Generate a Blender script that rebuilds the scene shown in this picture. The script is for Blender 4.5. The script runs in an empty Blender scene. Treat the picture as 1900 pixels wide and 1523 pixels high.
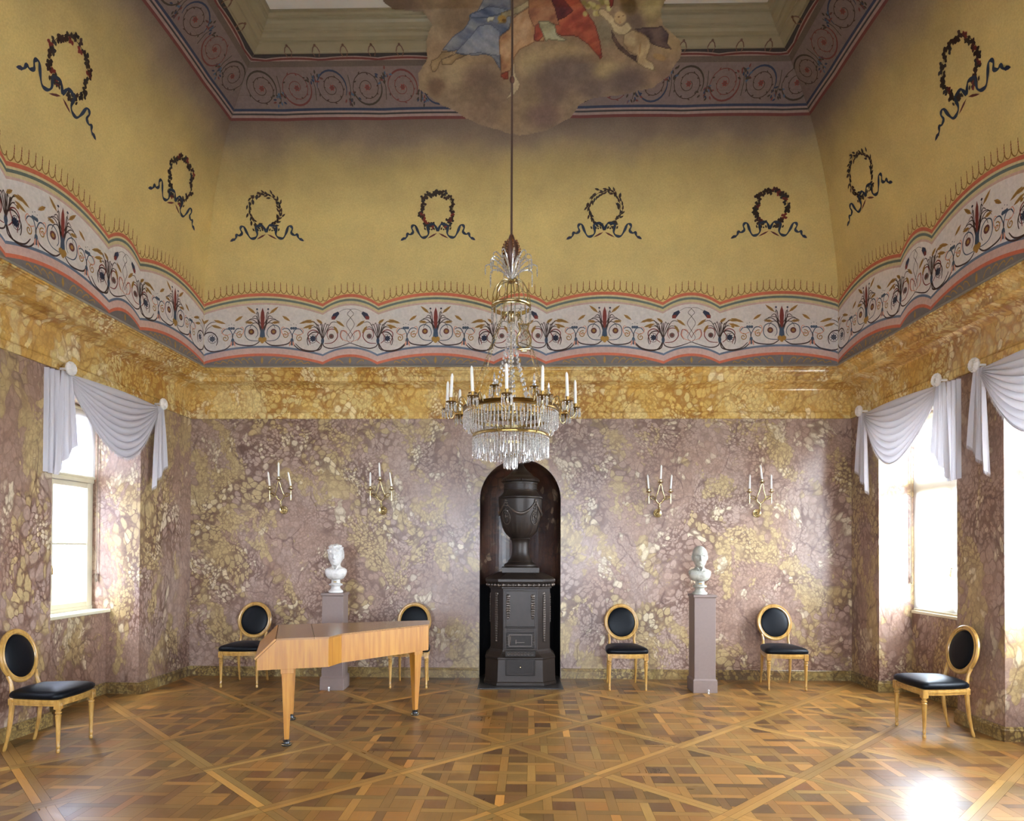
import bpy, math, random
import numpy as np
from mathutils import Vector, Matrix
random.seed(7)
RNG = np.random.default_rng(11)
PI = math.pi
scn = bpy.context.scene
COL = scn.collection

# ---------------------------------------------------------------- camera
EYE = 1.65
F_PX, PITCH, ROLL, CY = 1253.98, 0.0123, 0.0038, 1001.41
cam = bpy.data.cameras.new('camera')
cam.sensor_fit = 'HORIZONTAL'
cam.sensor_width = 36.0
cam.lens = 36.0 * F_PX / 1900.0
cam.shift_y = (CY - 761.5) / 1900.0
cam.clip_start = 0.05
cam.clip_end = 200
cam_o = bpy.data.objects.new('camera', cam)
COL.objects.link(cam_o)
_f = Vector((0, math.cos(PITCH), math.sin(PITCH)))
_u = Vector((0, -math.sin(PITCH), math.cos(PITCH)))
_r = Vector((1, 0, 0))
_r2 = _r * math.cos(ROLL) + _u * math.sin(ROLL)
_u2 = _u * math.cos(ROLL) - _r * math.sin(ROLL)
_m = Matrix((_r2, _u2, -_f)).transposed().to_4x4()
_m.translation = (0, 0, EYE)
cam_o.matrix_world = _m
scn.camera = cam_o

# ---------------------------------------------------------------- world, daylight, exposure
world = bpy.data.worlds.new('daylight')
scn.world = world
world.use_nodes = True
bg = world.node_tree.nodes['Background']
bg.inputs[0].default_value = (0.80, 0.94, 1.12, 1)
bg.inputs[1].default_value = 40.0
scn.view_settings.view_transform = 'Standard'
scn.view_settings.look = 'None'
scn.view_settings.gamma = 1
scn.view_settings.use_curve_mapping = False
scn.view_settings.exposure = 1.0
scn.cycles.max_bounces = 8
scn.cycles.diffuse_bounces = 5
scn.cycles.glossy_bounces = 3
scn.cycles.transparent_max_bounces = 24
scn.cycles.caustics_reflective = False
scn.cycles.caustics_refractive = False
scn.cycles.sample_clamp_indirect = 8
scn.cycles.use_denoising = True

def portal(center, n, w, h):
    l = bpy.data.lights.new('sky_portal', 'AREA')
    l.shape = 'RECTANGLE'
    l.size, l.size_y = w, h
    l.cycles.is_portal = True
    o = bpy.data.objects.new('sky_portal', l)
    COL.objects.link(o)
    z = -Vector(n).normalized()
    y = Vector((0, 0, 1))
    x = y.cross(z).normalized()
    m = Matrix((x, y, z)).transposed().to_4x4()
    m.translation = center
    o.matrix_world = m
    return o

# ---------------------------------------------------------------- room frame
BL = np.array([-4.1446, 8.7074, 0.0]); BR = np.array([4.2820, 8.5218, 0.0])
LD = np.array([-.043, -1, 0.0]); LD /= np.linalg.norm(LD)
RD = np.array([-.0067, -1, 0.0]); RD /= np.linalg.norm(RD)
BD = (BR - BL) / np.linalg.norm(BR - BL)
YN = -1.2                                     # the wall behind the viewer
NL = BL + LD * ((BL[1] - YN) / -LD[1]); NR = BR + RD * ((BR[1] - YN) / -RD[1])
ND = (NR - NL) / np.linalg.norm(NR - NL)
nB = np.array([BD[1], -BD[0], 0]); nL = np.array([-LD[1], LD[0], 0]); nR = np.array([RD[1], -RD[0], 0])
nN = np.array([-ND[1], ND[0], 0])
SIDE = {'back': (BL, BD, nB), 'left': (BL, LD, nL), 'right': (BR, RD, nR), 'near': (NL, ND, nN)}
LEN = {'back': np.linalg.norm(BR - BL), 'left': np.linalg.norm(NL - BL), 'right': np.linalg.norm(NR - BR), 'near': np.linalg.norm(NR - NL)}
def W(side, s, z, off=0.0):
    O, D, n = SIDE[side]
    p = O + D * s + n * off
    return (p[0], p[1], z)

# ---------------------------------------------------------------- helpers
def lin(r, g, b):
    f = lambda c: ((c / 255.) / 12.92) if c / 255. <= .04045 else (((c / 255.) + .055) / 1.055) ** 2.4
    return (f(r), f(g), f(b), 1.0)

class MB:
    def __init__(s):
        s.v = []; s.f = []; s.m = []; s.uv = []; s.c = []
    def face(s, pts, m=0, uv=None, c=None):
        i = len(s.v); s.v += [tuple(p) for p in pts]
        s.f.append(tuple(range(i, i + len(pts)))); s.m.append(m)
        s.uv.append(uv); s.c.append(c)
    def add(s, v, f, m=0):
        i = len(s.v); s.v += [tuple(p) for p in v]
        for q in f:
            s.f.append(tuple(i + k for k in q)); s.m.append(m); s.uv.append(None); s.c.append(None)
        return i
    def box(s, x0, x1, y0, y1, z0, z1, m=0, T=None, b=0.0):
        if b > 0:      # chamfered edges
            xs, ys, zs = (x0, x1), (y0, y1), (z0, z1)
            V = []; idx = {}
            for i in (0, 1):
                for j in (0, 1):
                    for k in (0, 1):
                        sx, sy, sz = (1 - 2 * i) * b, (1 - 2 * j) * b, (1 - 2 * k) * b
                        for a, d in enumerate(((0, sy, sz), (sx, 0, sz), (sx, sy, 0))):
                            idx[(i, j, k, a)] = len(V)
                            V.append((xs[i] + d[0], ys[j] + d[1], zs[k] + d[2]))
            I = idx; Fc = []
            for i in (0, 1): Fc.append([I[(i, 0, 0, 0)], I[(i, 1, 0, 0)], I[(i, 1, 1, 0)], I[(i, 0, 1, 0)]][::(-1 if i == 0 else 1)])
            for j in (0, 1): Fc.append([I[(0, j, 0, 1)], I[(1, j, 0, 1)], I[(1, j, 1, 1)], I[(0, j, 1, 1)]][::(1 if j == 0 else -1)])
            for k in (0, 1): Fc.append([I[(0, 0, k, 2)], I[(1, 0, k, 2)], I[(1, 1, k, 2)], I[(0, 1, k, 2)]][::(-1 if k == 0 else 1)])
            for i in (0, 1):
                for j in (0, 1): Fc.append([I[(i, j, 0, 0)], I[(i, j, 0, 1)], I[(i, j, 1, 1)], I[(i, j, 1, 0)]])
                for k in (0, 1): Fc.append([I[(i, 0, k, 0)], I[(i, 0, k, 2)], I[(i, 1, k, 2)], I[(i, 1, k, 0)]])
            for j in (0, 1):
                for k in (0, 1): Fc.append([I[(0, j, k, 1)], I[(0, j, k, 2)], I[(1, j, k, 2)], I[(1, j, k, 1)]])
            for i in (0, 1):
                for j in (0, 1):
                    for k in (0, 1): Fc.append([I[(i, j, k, 0)], I[(i, j, k, 1)], I[(i, j, k, 2)]])
        else:
            V = [(x, y, z) for x in (x0, x1) for y in (y0, y1) for z in (z0, z1)]
            Fc = [(0, 1, 3, 2), (4, 6, 7, 5), (0, 4, 5, 1), (2, 3, 7, 6), (0, 2, 6, 4), (1, 5, 7, 3)]
        if T is not None: V = [T(p) for p in V]
        s.add(V, Fc, m)
    def prism(s, poly, z0, z1, m=0, top=None, T=None):
        n = len(poly); top = top or poly
        V = [(x, y, z0) for x, y in poly] + [(x, y, z1) for x, y in top]
        if T is not None: V = [T(p) for p in V]
        s.add(V, [tuple(range(n))[::-1], tuple(range(n, 2 * n))] + [(i, (i + 1) % n, n + (i + 1) % n, n + i) for i in range(n)], m)
    def loft(s, rings, m=0, closed=True, cap=True):
        n = len(rings[0]); V = [p for r in rings for p in r]; Fc = []
        for a in range(len(rings) - 1):
            for i in range(n if closed else n - 1):
                j = (i + 1) % n
                Fc.append((a * n + i, a * n + j, (a + 1) * n + j, (a + 1) * n + i))
        if cap and closed:
            Fc.append(tuple(range(n))[::-1]); Fc.append(tuple((len(rings) - 1) * n + i for i in range(n)))
        s.add(V, Fc, m)
    def lathe(s, prof, seg=24, c=(0, 0, 0), m=0, fn=None, T=None, cap=True, ph=0.0):
        rings = []
        for r, z in prof:
            ring = []
            for i in range(seg):
                a = 2 * PI * i / seg + ph
                rr = r if fn is None else fn(r, z, a)
                p = (c[0] + rr * math.cos(a), c[1] + rr * math.sin(a), c[2] + z)
                ring.append(T(p) if T else p)
            rings.append(ring)
        s.loft(rings, m, True, cap)
    def tube(s, path, r, seg=8, m=0, cap=True, flat=1.0):
        P = [Vector(p) for p in path]; n = len(P)
        R = r if isinstance(r, (list, tuple)) else [r] * n
        t0 = (P[1] - P[0]).normalized()
        up = Vector((0, 0, 1)) if abs(t0.z) < .9 else Vector((1, 0, 0))
        x = t0.cross(up).normalized(); rings = []
        for i in range(n):
            t = (P[min(i + 1, n - 1)] - P[max(i - 1, 0)])
            if t.length < 1e-9: t = t0.copy()
            t.normalize()
            x = (x - t * x.dot(t))
            if x.length < 1e-6: x = t.orthogonal()
            x.normalize(); y = t.cross(x)
            rings.append([tuple(P[i] + (x * math.cos(2 * PI * k / seg) + y * math.sin(2 * PI * k / seg) * flat) * R[i]) for k in range(seg)])
        s.loft(rings, m, True, cap)
    def ball(s, c, r, seg=12, m=0, sc=(1, 1, 1), T=None):
        N = max(4, seg // 2)
        V = [(0, 0, -1)]
        for j in range(1, N):
            b = -PI / 2 + PI * j / N
            for i in range(seg):
                a = 2 * PI * i / seg
                V.append((math.cos(b) * math.cos(a), math.cos(b) * math.sin(a), math.sin(b)))
        V.append((0, 0, 1))
        Fc = [(0, 1 + (i + 1) % seg, 1 + i) for i in range(seg)]
        for j in range(N - 2):
            for i in range(seg):
                a = 1 + j * seg + i; b_ = 1 + j * seg + (i + 1) % seg
                Fc.append((a, b_, b_ + seg, a + seg))
        k = 1 + (N - 2) * seg
        Fc += [(k + i, k + (i + 1) % seg, len(V) - 1) for i in range(seg)]
        V = [(c[0] + r * sc[0] * p[0], c[1] + r * sc[1] * p[1], c[2] + r * sc[2] * p[2]) for p in V]
        if T: V = [T(p) for p in V]
        s.add(V, Fc, m)
    def torus(s, c, R, r, seg=32, rs=8, m=0, sc=1.0):
        V = []; Fc = []
        for i in range(seg):
            a = 2 * PI * i / seg
            for k in range(rs):
                b = 2 * PI * k / rs
                V.append((c[0] + (R + r * math.cos(b)) * math.cos(a), c[1] + (R + r * math.cos(b)) * math.sin(a), c[2] + r * sc * math.sin(b)))
        for i in range(seg):
            for k in range(rs):
                Fc.append((i * rs + k, ((i + 1) % seg) * rs + k, ((i + 1) % seg) * rs + (k + 1) % rs, i * rs + (k + 1) % rs))
        s.add(V, Fc, m)
    def grid(s, fn, nu, nv, m=0):
        V = [fn(i / nu, j / nv) for j in range(nv + 1) for i in range(nu + 1)]
        s.add(V, [(j * (nu + 1) + i, j * (nu + 1) + i + 1, (j + 1) * (nu + 1) + i + 1, (j + 1) * (nu + 1) + i) for j in range(nv) for i in range(nu)], m)
    def build(s, name, mats, parent=None, smooth=None, mods=None):
        me = bpy.data.meshes.new(name)
        me.from_pydata(s.v, [], s.f)
        if not isinstance(mats, (list, tuple)): mats = [mats]
        for q in mats: me.materials.append(q)
        if len(mats) > 1: me.polygons.foreach_set('material_index', s.m)
        if any(u is not None for u in s.uv):
            L = me.uv_layers.new(name='UVMap'); d = []
            for f, u in zip(s.f, s.uv):
                for k in range(len(f)): d += list(u[k]) if u else [0, 0]
            L.data.foreach_set('uv', d)
        if any(c is not None for c in s.c):
            A = me.color_attributes.new('plank', 'FLOAT_COLOR', 'CORNER'); d = []
            for f, c in zip(s.f, s.c):
                for k in range(len(f)): d += list(c or (1, 1, 1, 1))
            A.data.foreach_set('color', d)
        me.validate(); me.update()
        o = bpy.data.objects.new(name, me)
        COL.objects.link(o)
        if smooth is not None:
            me.polygons.foreach_set('use_smooth', [True] * len(me.polygons))
            me.set_sharp_from_angle(angle=math.radians(smooth))
        if parent: o.parent = parent
        for t, kw in (mods or []):
            md = o.modifiers.new(t.lower(), t)
            for a, b in kw.items(): setattr(md, a, b)
        return o

def tag(o, label, cat, group=None):
    o['label'] = label; o['category'] = cat
    if group: o['group'] = group
    return o
def thing(name, label, cat, loc=(0, 0, 0), rz=0.0, group=None):
    o = bpy.data.objects.new(name, None); COL.objects.link(o)
    o.empty_display_size = .1
    o.location = loc; o.rotation_euler = (0, 0, rz)
    return tag(o, label, cat, group)
def struct(o, label=None):
    o['kind'] = 'structure'
    if label: o['label'] = label
    return o
def copy_tree(root, loc, rz=0.0, label=None, rot=None):
    kids = {}
    for o in list(bpy.data.objects):
        if o.parent: kids.setdefault(o.parent, []).append(o)
    def rec(o, par):
        c = o.copy(); COL.objects.link(c)
        if par: c.parent = par
        for k in kids.get(o, []): rec(k, c)
        return c
    r = rec(root, None)
    r.location = loc; r.rotation_euler = rot or (0, 0, rz)
    if label: r['label'] = label
    return r
def catmull(P, n=8):
    P = [np.array(p, float) for p in P]; out = []
    for i in range(len(P) - 1):
        a = P[max(i - 1, 0)]; b = P[i]; c = P[i + 1]; d = P[min(i + 2, len(P) - 1)]
        for k in range(n):
            t = k / n
            out.append(.5 * ((2 * b) + (c - a) * t + (2 * a - 5 * b + 4 * c - d) * t * t + (-a + 3 * b - 3 * c + d) * t ** 3))
    out.append(P[-1])
    return out

# ---------------------------------------------------------------- materials
class NT:
    def __init__(s, name):
        s.mat = bpy.data.materials.new(name); s.mat.use_nodes = True
        s.t = s.mat.node_tree; s.b = s.t.nodes['Principled BSDF']; s.out = s.t.nodes['Material Output']
    def n(s, typ, **kw):
        nd = s.t.nodes.new(typ)
        for k, v in kw.items():
            if k == 'ins':
                for a, b in v.items():
                    if isinstance(b, bpy.types.NodeSocket): s.t.links.new(b, nd.inputs[a])
                    else: nd.inputs[a].default_value = b
            else: setattr(nd, k, v)
        return nd
    def set(s, **kw):
        for k, v in kw.items():
            k = k.replace('_', ' ')
            if isinstance(v, bpy.types.NodeSocket): s.t.links.new(v, s.b.inputs[k])
            else: s.b.inputs[k].default_value = v
        return s
    def pos(s): return s.n('ShaderNodeNewGeometry').outputs['Position']
    def obj(s): return s.n('ShaderNodeTexCoord').outputs['Object']
    def math(s, op, a, b=0.0, c=0.0): return s.n('ShaderNodeMath', operation=op, ins={0: a, 1: b, 2: c}).outputs[0]
    def scale(s, v, sc):
        return s.n('ShaderNodeMapping', ins={'Vector': v, 'Scale': sc}).outputs[0]
    def rot(s, v, r, sc=(1, 1, 1)):
        return s.n('ShaderNodeMapping', ins={'Vector': v, 'Rotation': r, 'Scale': sc}).outputs[0]
    def noise(s, v, sc, det=3, rough=.55, dist=0.0, col=False):
        nd = s.n('ShaderNodeTexNoise', ins={'Vector': v, 'Scale': sc, 'Detail': det, 'Roughness': rough, 'Distortion': dist})
        return nd.outputs['Color' if col else 'Fac']
    def warp(s, v, sc, amt, det=2):
        c = s.noise(v, sc, det, col=True)
        c = s.n('ShaderNodeVectorMath', operation='SUBTRACT', ins={0: c, 1: (.5, .5, .5)}).outputs[0]
        c = s.n('ShaderNodeVectorMath', operation='SCALE', ins={0: c, 'Scale': amt}).outputs[0]
        return s.n('ShaderNodeVectorMath', operation='ADD', ins={0: v, 1: c}).outputs[0]
    def vor(s, v, sc, feat='F1', rnd=1.0):
        return s.n('ShaderNodeTexVoronoi', feature=feat, ins={'Vector': v, 'Scale': sc, 'Randomness': rnd})
    def ramp(s, f, stops, interp='LINEAR'):
        nd = s.n('ShaderNodeValToRGB', ins={0: f}); cr = nd.color_ramp; cr.interpolation = interp
        while len(cr.elements) > 1: cr.elements.remove(cr.elements[-1])
        cr.elements[0].position = stops[0][0]; cr.elements[0].color = stops[0][1]
        for p, c in stops[1:]:
            e = cr.elements.new(p); e.color = c
        return nd.outputs[0]
    def mix(s, f, a, b, mode='MIX'):
        nd = s.n('ShaderNodeMix', data_type='RGBA', blend_type=mode)
        for i, v in ((0, f), (6, a), (7, b)):
            if isinstance(v, bpy.types.NodeSocket): s.t.links.new(v, nd.inputs[i])
            else: nd.inputs[i].default_value = v
        return nd.outputs[2]
    def sstep(s, f, a, b):
        return s.n('ShaderNodeMapRange', interpolation_type='SMOOTHSTEP', ins={'Value': f, 'From Min': a, 'From Max': b}).outputs[0]
    def bump(s, h, strength=.3, dist=.01):
        s.t.links.new(s.n('ShaderNodeBump', ins={'Height': h, 'Strength': strength, 'Distance': dist}).outputs[0], s.b.inputs['Normal'])
        return s

def plain(name, rgb, rough=.5, metal=0.0, var=.12, nscale=14, spec=.5, coat=0.0):
    t = NT(name); c = lin(*rgb)
    d = tuple(x * (1 - var) for x in c[:3]) + (1,); e = tuple(min(1, x * (1 + var)) for x in c[:3]) + (1,)
    t.set(Base_Color=t.mix(t.noise(t.obj(), nscale, 3), d, e), Roughness=rough, Metallic=metal, Specular_IOR_Level=spec, Coat_Weight=coat)
    return t.mat

def marble(name, base, alt, ochre, cream, vein, dark, big=1.0, stretch=(1, 1, 1), rot=(0, 0, 0), rough=.33, och=(.45, .56), vw=1.0):
    """painted breccia: rounded pebbles of several sizes in a darker matrix, drifting in diagonal clouds"""
    t = NT(name)
    p = t.rot(t.pos(), rot, stretch)
    w = t.warp(p, 1.2, .38); w2 = t.warp(t.warp(w, 6.0, .085, 3), 22, .022, 2)
    A_ = t.vor(w2, 13.0 * big, 'F1', .95); B_ = t.vor(w2, 28 * big, 'F1', .95)
    eA = t.vor(w2, 13.0 * big, 'DISTANCE_TO_EDGE', .95).outputs['Distance']; eB = t.vor(w2, 28 * big, 'DISTANCE_TO_EDGE', .95).outputs['Distance']
    cA = t.n('ShaderNodeSeparateColor', ins={0: A_.outputs['Color']}); cB = t.n('ShaderNodeSeparateColor', ins={0: B_.outputs['Color']})
    pick = t.sstep(t.noise(w, 2.3, 2), .47, .50)
    fm = lambda x, y: t.n('ShaderNodeMix', data_type='FLOAT', ins={0: pick, 2: x, 3: y}).outputs[0]
    vm = t.n('ShaderNodeMix', data_type='VECTOR', ins={0: pick, 4: A_.outputs['Position'], 5: B_.outputs['Position']}).outputs[1]
    r = fm(cA.outputs[0], cB.outputs[0]); r_b = fm(cA.outputs[1], cB.outputs[1]); dist = fm(A_.outputs['Distance'], B_.outputs['Distance']); e = fm(eA, eB)
    # every pebble takes one paint, chosen where its centre lies, so clusters end on pebble outlines
    cc = t.warp(vm, 1.5, .5)
    cloud = t.noise(cc, 1.2, 3, .6); cloud2 = t.noise(t.rot(cc, (.3, .7, 0), (2.0, 2.0, .85)), 1.25 * big, 3, .62, .4)
    body = t.mix(t.sstep(cloud, .40, .60), base, alt)
    body = t.mix(t.math('MULTIPLY', t.sstep(t.math('ADD', cloud2, t.math('MULTIPLY', t.math('SUBTRACT', r, .5), .06)), och[0] + .075, och[0] + .115), .85), body, ochre)
    cm = t.sstep(t.math('ADD', t.noise(cc, 3.4, 2), t.math('MULTIPLY', r_b, .12)), .66, .72)
    body = t.mix(t.math('MULTIPLY', cm, .68), body, cream)
    body = t.mix(.7, body, t.ramp(r_b, [(0, (.84, .82, .80, 1)), (.5, (1, 1, 1, 1)), (1, (1.16, 1.15, 1.12, 1))]), 'MULTIPLY')
    # matrix shows where pebbles round off, and as a thin line between them
    vz = t.math('MULTIPLY_ADD', t.sstep(t.noise(w, 1.7, 3), .38, .62), .62, .34)
    rnd = t.sstep(dist, .42, .64)
    line = t.math('SUBTRACT', 1.0, t.sstep(e, .012, .060 * vw))
    body = t.mix(t.math('MULTIPLY', t.math('MAXIMUM', t.math('MULTIPLY', rnd, .85), line), vz), body, vein)
    big_e = t.vor(t.warp(t.warp(p, 1.2, .6), 4.5, .22, 3), 2.3 * big, 'DISTANCE_TO_EDGE').outputs['Distance']
    bz = t.math('MULTIPLY', t.math('SUBTRACT', 1.0, t.sstep(big_e, .0, .035)), t.math('MULTIPLY_ADD', t.sstep(t.noise(p, 2.4, 2), .42, .6), .5, .12))
    body = t.mix(bz, body, dark)
    fine = t.noise(p, 46, 4, .65)
    body = t.mix(.9, body, t.ramp(fine, [(.3, (.80, .78, .76, 1)), (.5, (1, 1, 1, 1)), (.72, (1.2, 1.19, 1.15, 1))]), 'MULTIPLY')
    t.set(Base_Color=body, Roughness=t.n('ShaderNodeMapRange', ins={'Value': fine, 'To Min': rough - .06, 'To Max': rough + .14}).outputs[0], Specular_IOR_Level=.5)
    t.bump(t.math('ADD', t.noise(p, 3.0, 2), t.math('MULTIPLY', fine, .12)), .16, .02)
    if name == 'marble_yellow': t.set(Coat_Weight=.6, Coat_Roughness=.12)
    return t.mat

C_BASE, C_ALT = lin(144, 115, 98), lin(156, 131, 117)
PINK_B = marble('marble_pink_back', C_BASE, C_ALT, lin(170, 146, 100), lin(202, 186, 156), lin(94, 64, 48), lin(80, 50, 38), rot=(0, .6, 0), stretch=(1, 1, .92))
PINK_S = marble('marble_pink_side', C_BASE, C_ALT, lin(170, 146, 100), lin(198, 182, 152), lin(100, 68, 52), lin(82, 52, 40), rot=(.4, 0, 0), stretch=(1, 1.0, .66), big=1.05)
YELLOW = marble('marble_yellow', lin(194, 152, 74), lin(204, 170, 98), lin(216, 192, 130), lin(228, 214, 172), lin(148, 98, 36), lin(124, 80, 28), big=1.0, rot=(0, .5, 0), stretch=(1, 1, .8), rough=.20, och=(.42, .62), vw=.8)
BASEM = marble('marble_baseboard', lin(136, 112, 62), lin(124, 98, 56), lin(152, 130, 80), lin(168, 150, 104), lin(74, 50, 32), lin(62, 40, 26), big=1.5, rough=.3)
NICHEM = marble('marble_niche_brown', lin(58, 34, 24), lin(78, 50, 36), lin(120, 92, 60), lin(150, 126, 100), lin(32, 18, 12), lin(24, 14, 10), big=.6, rough=.30, och=(.58, .70))
M_BLACK = plain('niche_black', (14, 12, 12), .45)
M_STONE = plain('hearth_slate', (44, 40, 38), .35)
M_WINW = plain('window_paint', (212, 204, 178), .4, var=.06)
M_SILL = plain('sill_paint', (214, 206, 176), .35, var=.06)
M_GREYP = plain('ledge_grey_paint', (136, 126, 112), .55, var=.1, nscale=8)
M_STUCCO = plain('stucco_olive', (124, 110, 82), .55, var=.14, nscale=6)
M_CEIL = plain('ceiling_plaster', (196, 190, 182), .7, var=.07, nscale=2)
M_CAST = plain('cast_iron', (44, 35, 29), .40, .3, var=.25, nscale=20, spec=.3)
M_CASTD = plain('cast_iron_panel', (34, 27, 22), .46, .3, var=.3, nscale=26, spec=.25)
M_CASTH = plain('cast_iron_ornament', (88, 78, 70), .32, .7, var=.2, nscale=30)
M_BRASS = plain('brass', (190, 172, 128), .25, 1.0, var=.2, nscale=30)
M_BRASSD = plain('brass_dark', (120, 92, 48), .33, 1.0, var=.25, nscale=30)
M_CANDLE = plain('candle_wax', (250, 246, 236), .45, var=.02)
M_AMBER = plain('amber_beads', (120, 74, 40), .15, .2, var=.5, nscale=60)
M_RUST = plain('canopy_brown', (84, 48, 32), .5, .2, var=.2)
M_CABLE = plain('cable_brown', (66, 40, 28), .6)
M_PED = plain('pedestal_paint', (120, 101, 92), .55, var=.08, nscale=40)
M_RUB = plain('caster_black', (16, 16, 18), .3)
M_CORD = plain('cord_grey', (120, 104, 84), .7)

def wood_mat(name, a, b, c, rough=.32, sc=(30, 30, 2.0), coat=.25):
    t = NT(name)
    p = t.scale(t.obj(), sc)
    g = t.noise(t.warp(p, .6, .8), 1.6, 5, .6)
    col = t.ramp(g, [(.28, a), (.5, b), (.74, c)])
    t.set(Base_Color=col, Roughness=rough, Coat_Weight=coat, Coat_Roughness=.15)
    t.bump(g, .08, .004)
    return t.mat
M_GILT = wood_mat('gilded_beech', lin(136, 96, 42), lin(168, 126, 62), lin(188, 148, 82), .3, (18, 18, 5), .3)
M_CASE = wood_mat('cherry_case', lin(134, 82, 18), lin(154, 100, 28), lin(170, 118, 42), .4, (22, 22, 1.2), .08)
M_LID = wood_mat('cherry_lid', lin(122, 84, 46), lin(140, 100, 58), lin(156, 116, 72), .22, (3, 60, 60), .35)

def satin():
    t = NT('black_satin')
    n = t.noise(t.obj(), 260, 2)
    t.set(Base_Color=lin(7, 9, 13), Roughness=.45, Specular_IOR_Level=.16, Sheen_Weight=.02, Sheen_Roughness=.35, Sheen_Tint=(.45, .58, 1, 1))
    t.bump(n, .05, .002)
    return t.mat
M_SATIN = satin()

def bust_mat(name, a, b):
    t = NT(name)
    n = t.noise(t.obj(), 9, 5, .65)
    t.set(Base_Color=t.ramp(n, [(.32, b), (.52, a)]), Roughness=.42, Subsurface_Weight=.0)
    return t.mat
M_BUST1 = bust_mat('white_marble_bust', lin(204, 198, 190), lin(160, 152, 142))
M_BUST2 = bust_mat('grey_marble_bust', lin(176, 172, 158), lin(120, 116, 102))

def cloth(name, rgb, trans=.35, alpha=0.0):
    t = NT(name); nt = t.t
    d = t.n('ShaderNodeBsdfDiffuse', ins={'Color': lin(*rgb)}); tr = t.n('ShaderNodeBsdfTranslucent', ins={'Color': lin(*rgb)})
    wv = t.noise(t.obj(), 300, 2)
    bp = t.n('ShaderNodeBump', ins={'Height': wv, 'Strength': .1, 'Distance': .002})
    nt.links.new(bp.outputs[0], d.inputs['Normal'])
    m = t.n('ShaderNodeMixShader', ins={0: trans}); nt.links.new(d.outputs[0], m.inputs[1]); nt.links.new(tr.outputs[0], m.inputs[2])
    o = m
    if alpha > 0:
        tp = t.n('ShaderNodeBsdfTransparent'); o = t.n('ShaderNodeMixShader', ins={0: alpha})
        nt.links.new(m.outputs[0], o.inputs[1]); nt.links.new(tp.outputs[0], o.inputs[2])
    nt.links.new(o.outputs[0], t.out.inputs[0])
    return t.mat
M_CURT = cloth('curtain_voile', (198, 192, 194), .10)
M_ROS = plain('rosette_white', (236, 232, 226), .5, var=.04)
M_FRINGE = cloth('curtain_fringe', (190, 184, 184), .12)
M_BLIND = cloth('blind_fabric', (246, 246, 244), .62, .50)

def glass_mat():
    t = NT('window_glass'); nt = t.t
    g = t.n('ShaderNodeBsdfGlossy', ins={'Roughness': .02}); tp = t.n('ShaderNodeBsdfTransparent')
    m = t.n('ShaderNodeMixShader', ins={0: .06}); nt.links.new(tp.outputs[0], m.inputs[1]); nt.links.new(g.outputs[0], m.inputs[2])
    nt.links.new(m.outputs[0], t.out.inputs[0]); return t.mat
M_GLASS = glass_mat()
def crystal_mat():
    t = NT('lead_crystal'); nt = t.t
    g = t.n('ShaderNodeBsdfGlossy', ins={'Roughness': .04, 'Color': (1, .98, .95, 1)})
    tp = t.n('ShaderNodeBsdfTransparent', ins={'Color': (.92, .9, .88, 1)})
    df = t.n('ShaderNodeBsdfTranslucent', ins={'Color': (.95, .92, .88, 1)}); d2 = t.n('ShaderNodeBsdfDiffuse', ins={'Color': (.95, .92, .88, 1)})
    a = t.n('ShaderNodeMixShader', ins={0: .5}); nt.links.new(df.outputs[0], a.inputs[1]); nt.links.new(d2.outputs[0], a.inputs[2])
    b = t.n('ShaderNodeMixShader', ins={0: .42}); nt.links.new(a.outputs[0], b.inputs[1]); nt.links.new(g.outputs[0], b.inputs[2])
    fr = t.noise(t.pos(), 95, 1)
    c = t.n('ShaderNodeMixShader'); nt.links.new(t.n('ShaderNodeMapRange', ins={'Value': fr, 'From Min': .35, 'From Max': .65, 'To Min': .04, 'To Max': .55}).outputs[0], c.inputs[0])
    nt.links.new(b.outputs[0], c.inputs[1]); nt.links.new(tp.outputs[0], c.inputs[2])
    nt.links.new(c.outputs[0], t.out.inputs[0]); return t.mat
M_CRYS = crystal_mat()

def plaster(name, stops, z0, z1, var=.10):
    """painted plaster whose paint changes with height"""
    t = NT(name); p = t.pos()
    z = t.n('ShaderNodeSeparateXYZ', ins={0: p}).outputs[2]
    zz = t.math('ADD', z, t.math('MULTIPLY', t.math('SUBTRACT', t.noise(p, 1.6, 3), .5), .35))
    f = t.n('ShaderNodeMapRange', ins={'Value': zz, 'From Min': z0, 'From Max': z1}).outputs[0]
    c = t.ramp(f, stops)
    n1 = t.noise(p, 2.2, 4, .6); n2 = t.noise(p, 60, 3, .7)
    c = t.mix(1.0, c, t.ramp(n1, [(.3, (1 - var, 1 - var, 1 - var, 1)), (.7, (1 + var, 1 + var, 1 + var * .6, 1))]), 'MULTIPLY')
    c = t.mix(1.0, c, t.ramp(n2, [(.3, (.9, .89, .87, 1)), (.7, (1.1, 1.1, 1.09, 1))]), 'MULTIPLY')
    t.set(Base_Color=c, Roughness=.75, Specular_IOR_Level=.25)
    t.bump(t.math('ADD', n1, t.math('MULTIPLY', n2, .08)), .12, .03)
    return t.mat
M_COVE = plaster('cove_ochre_plaster', [(0, lin(208, 182, 120)), (.5, lin(206, 180, 116)), (.76, lin(166, 142, 92)), (.91, lin(118, 98, 80)), (1, lin(88, 73, 64))], 4.6, 6.65)
def paint(name, r, g, b, var=.12):
    t = NT(name); p = t.pos(); c = lin(r, g, b)
    n = t.noise(p, 26, 4, .7)
    t.set(Base_Color=t.mix(1.0, c, t.ramp(n, [(.3, (1 - var,) * 3 + (1,)), (.7, (1 + var,) * 3 + (1,))]), 'MULTIPLY'), Roughness=.75, Specular_IOR_Level=.25)
    return t.mat
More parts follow.
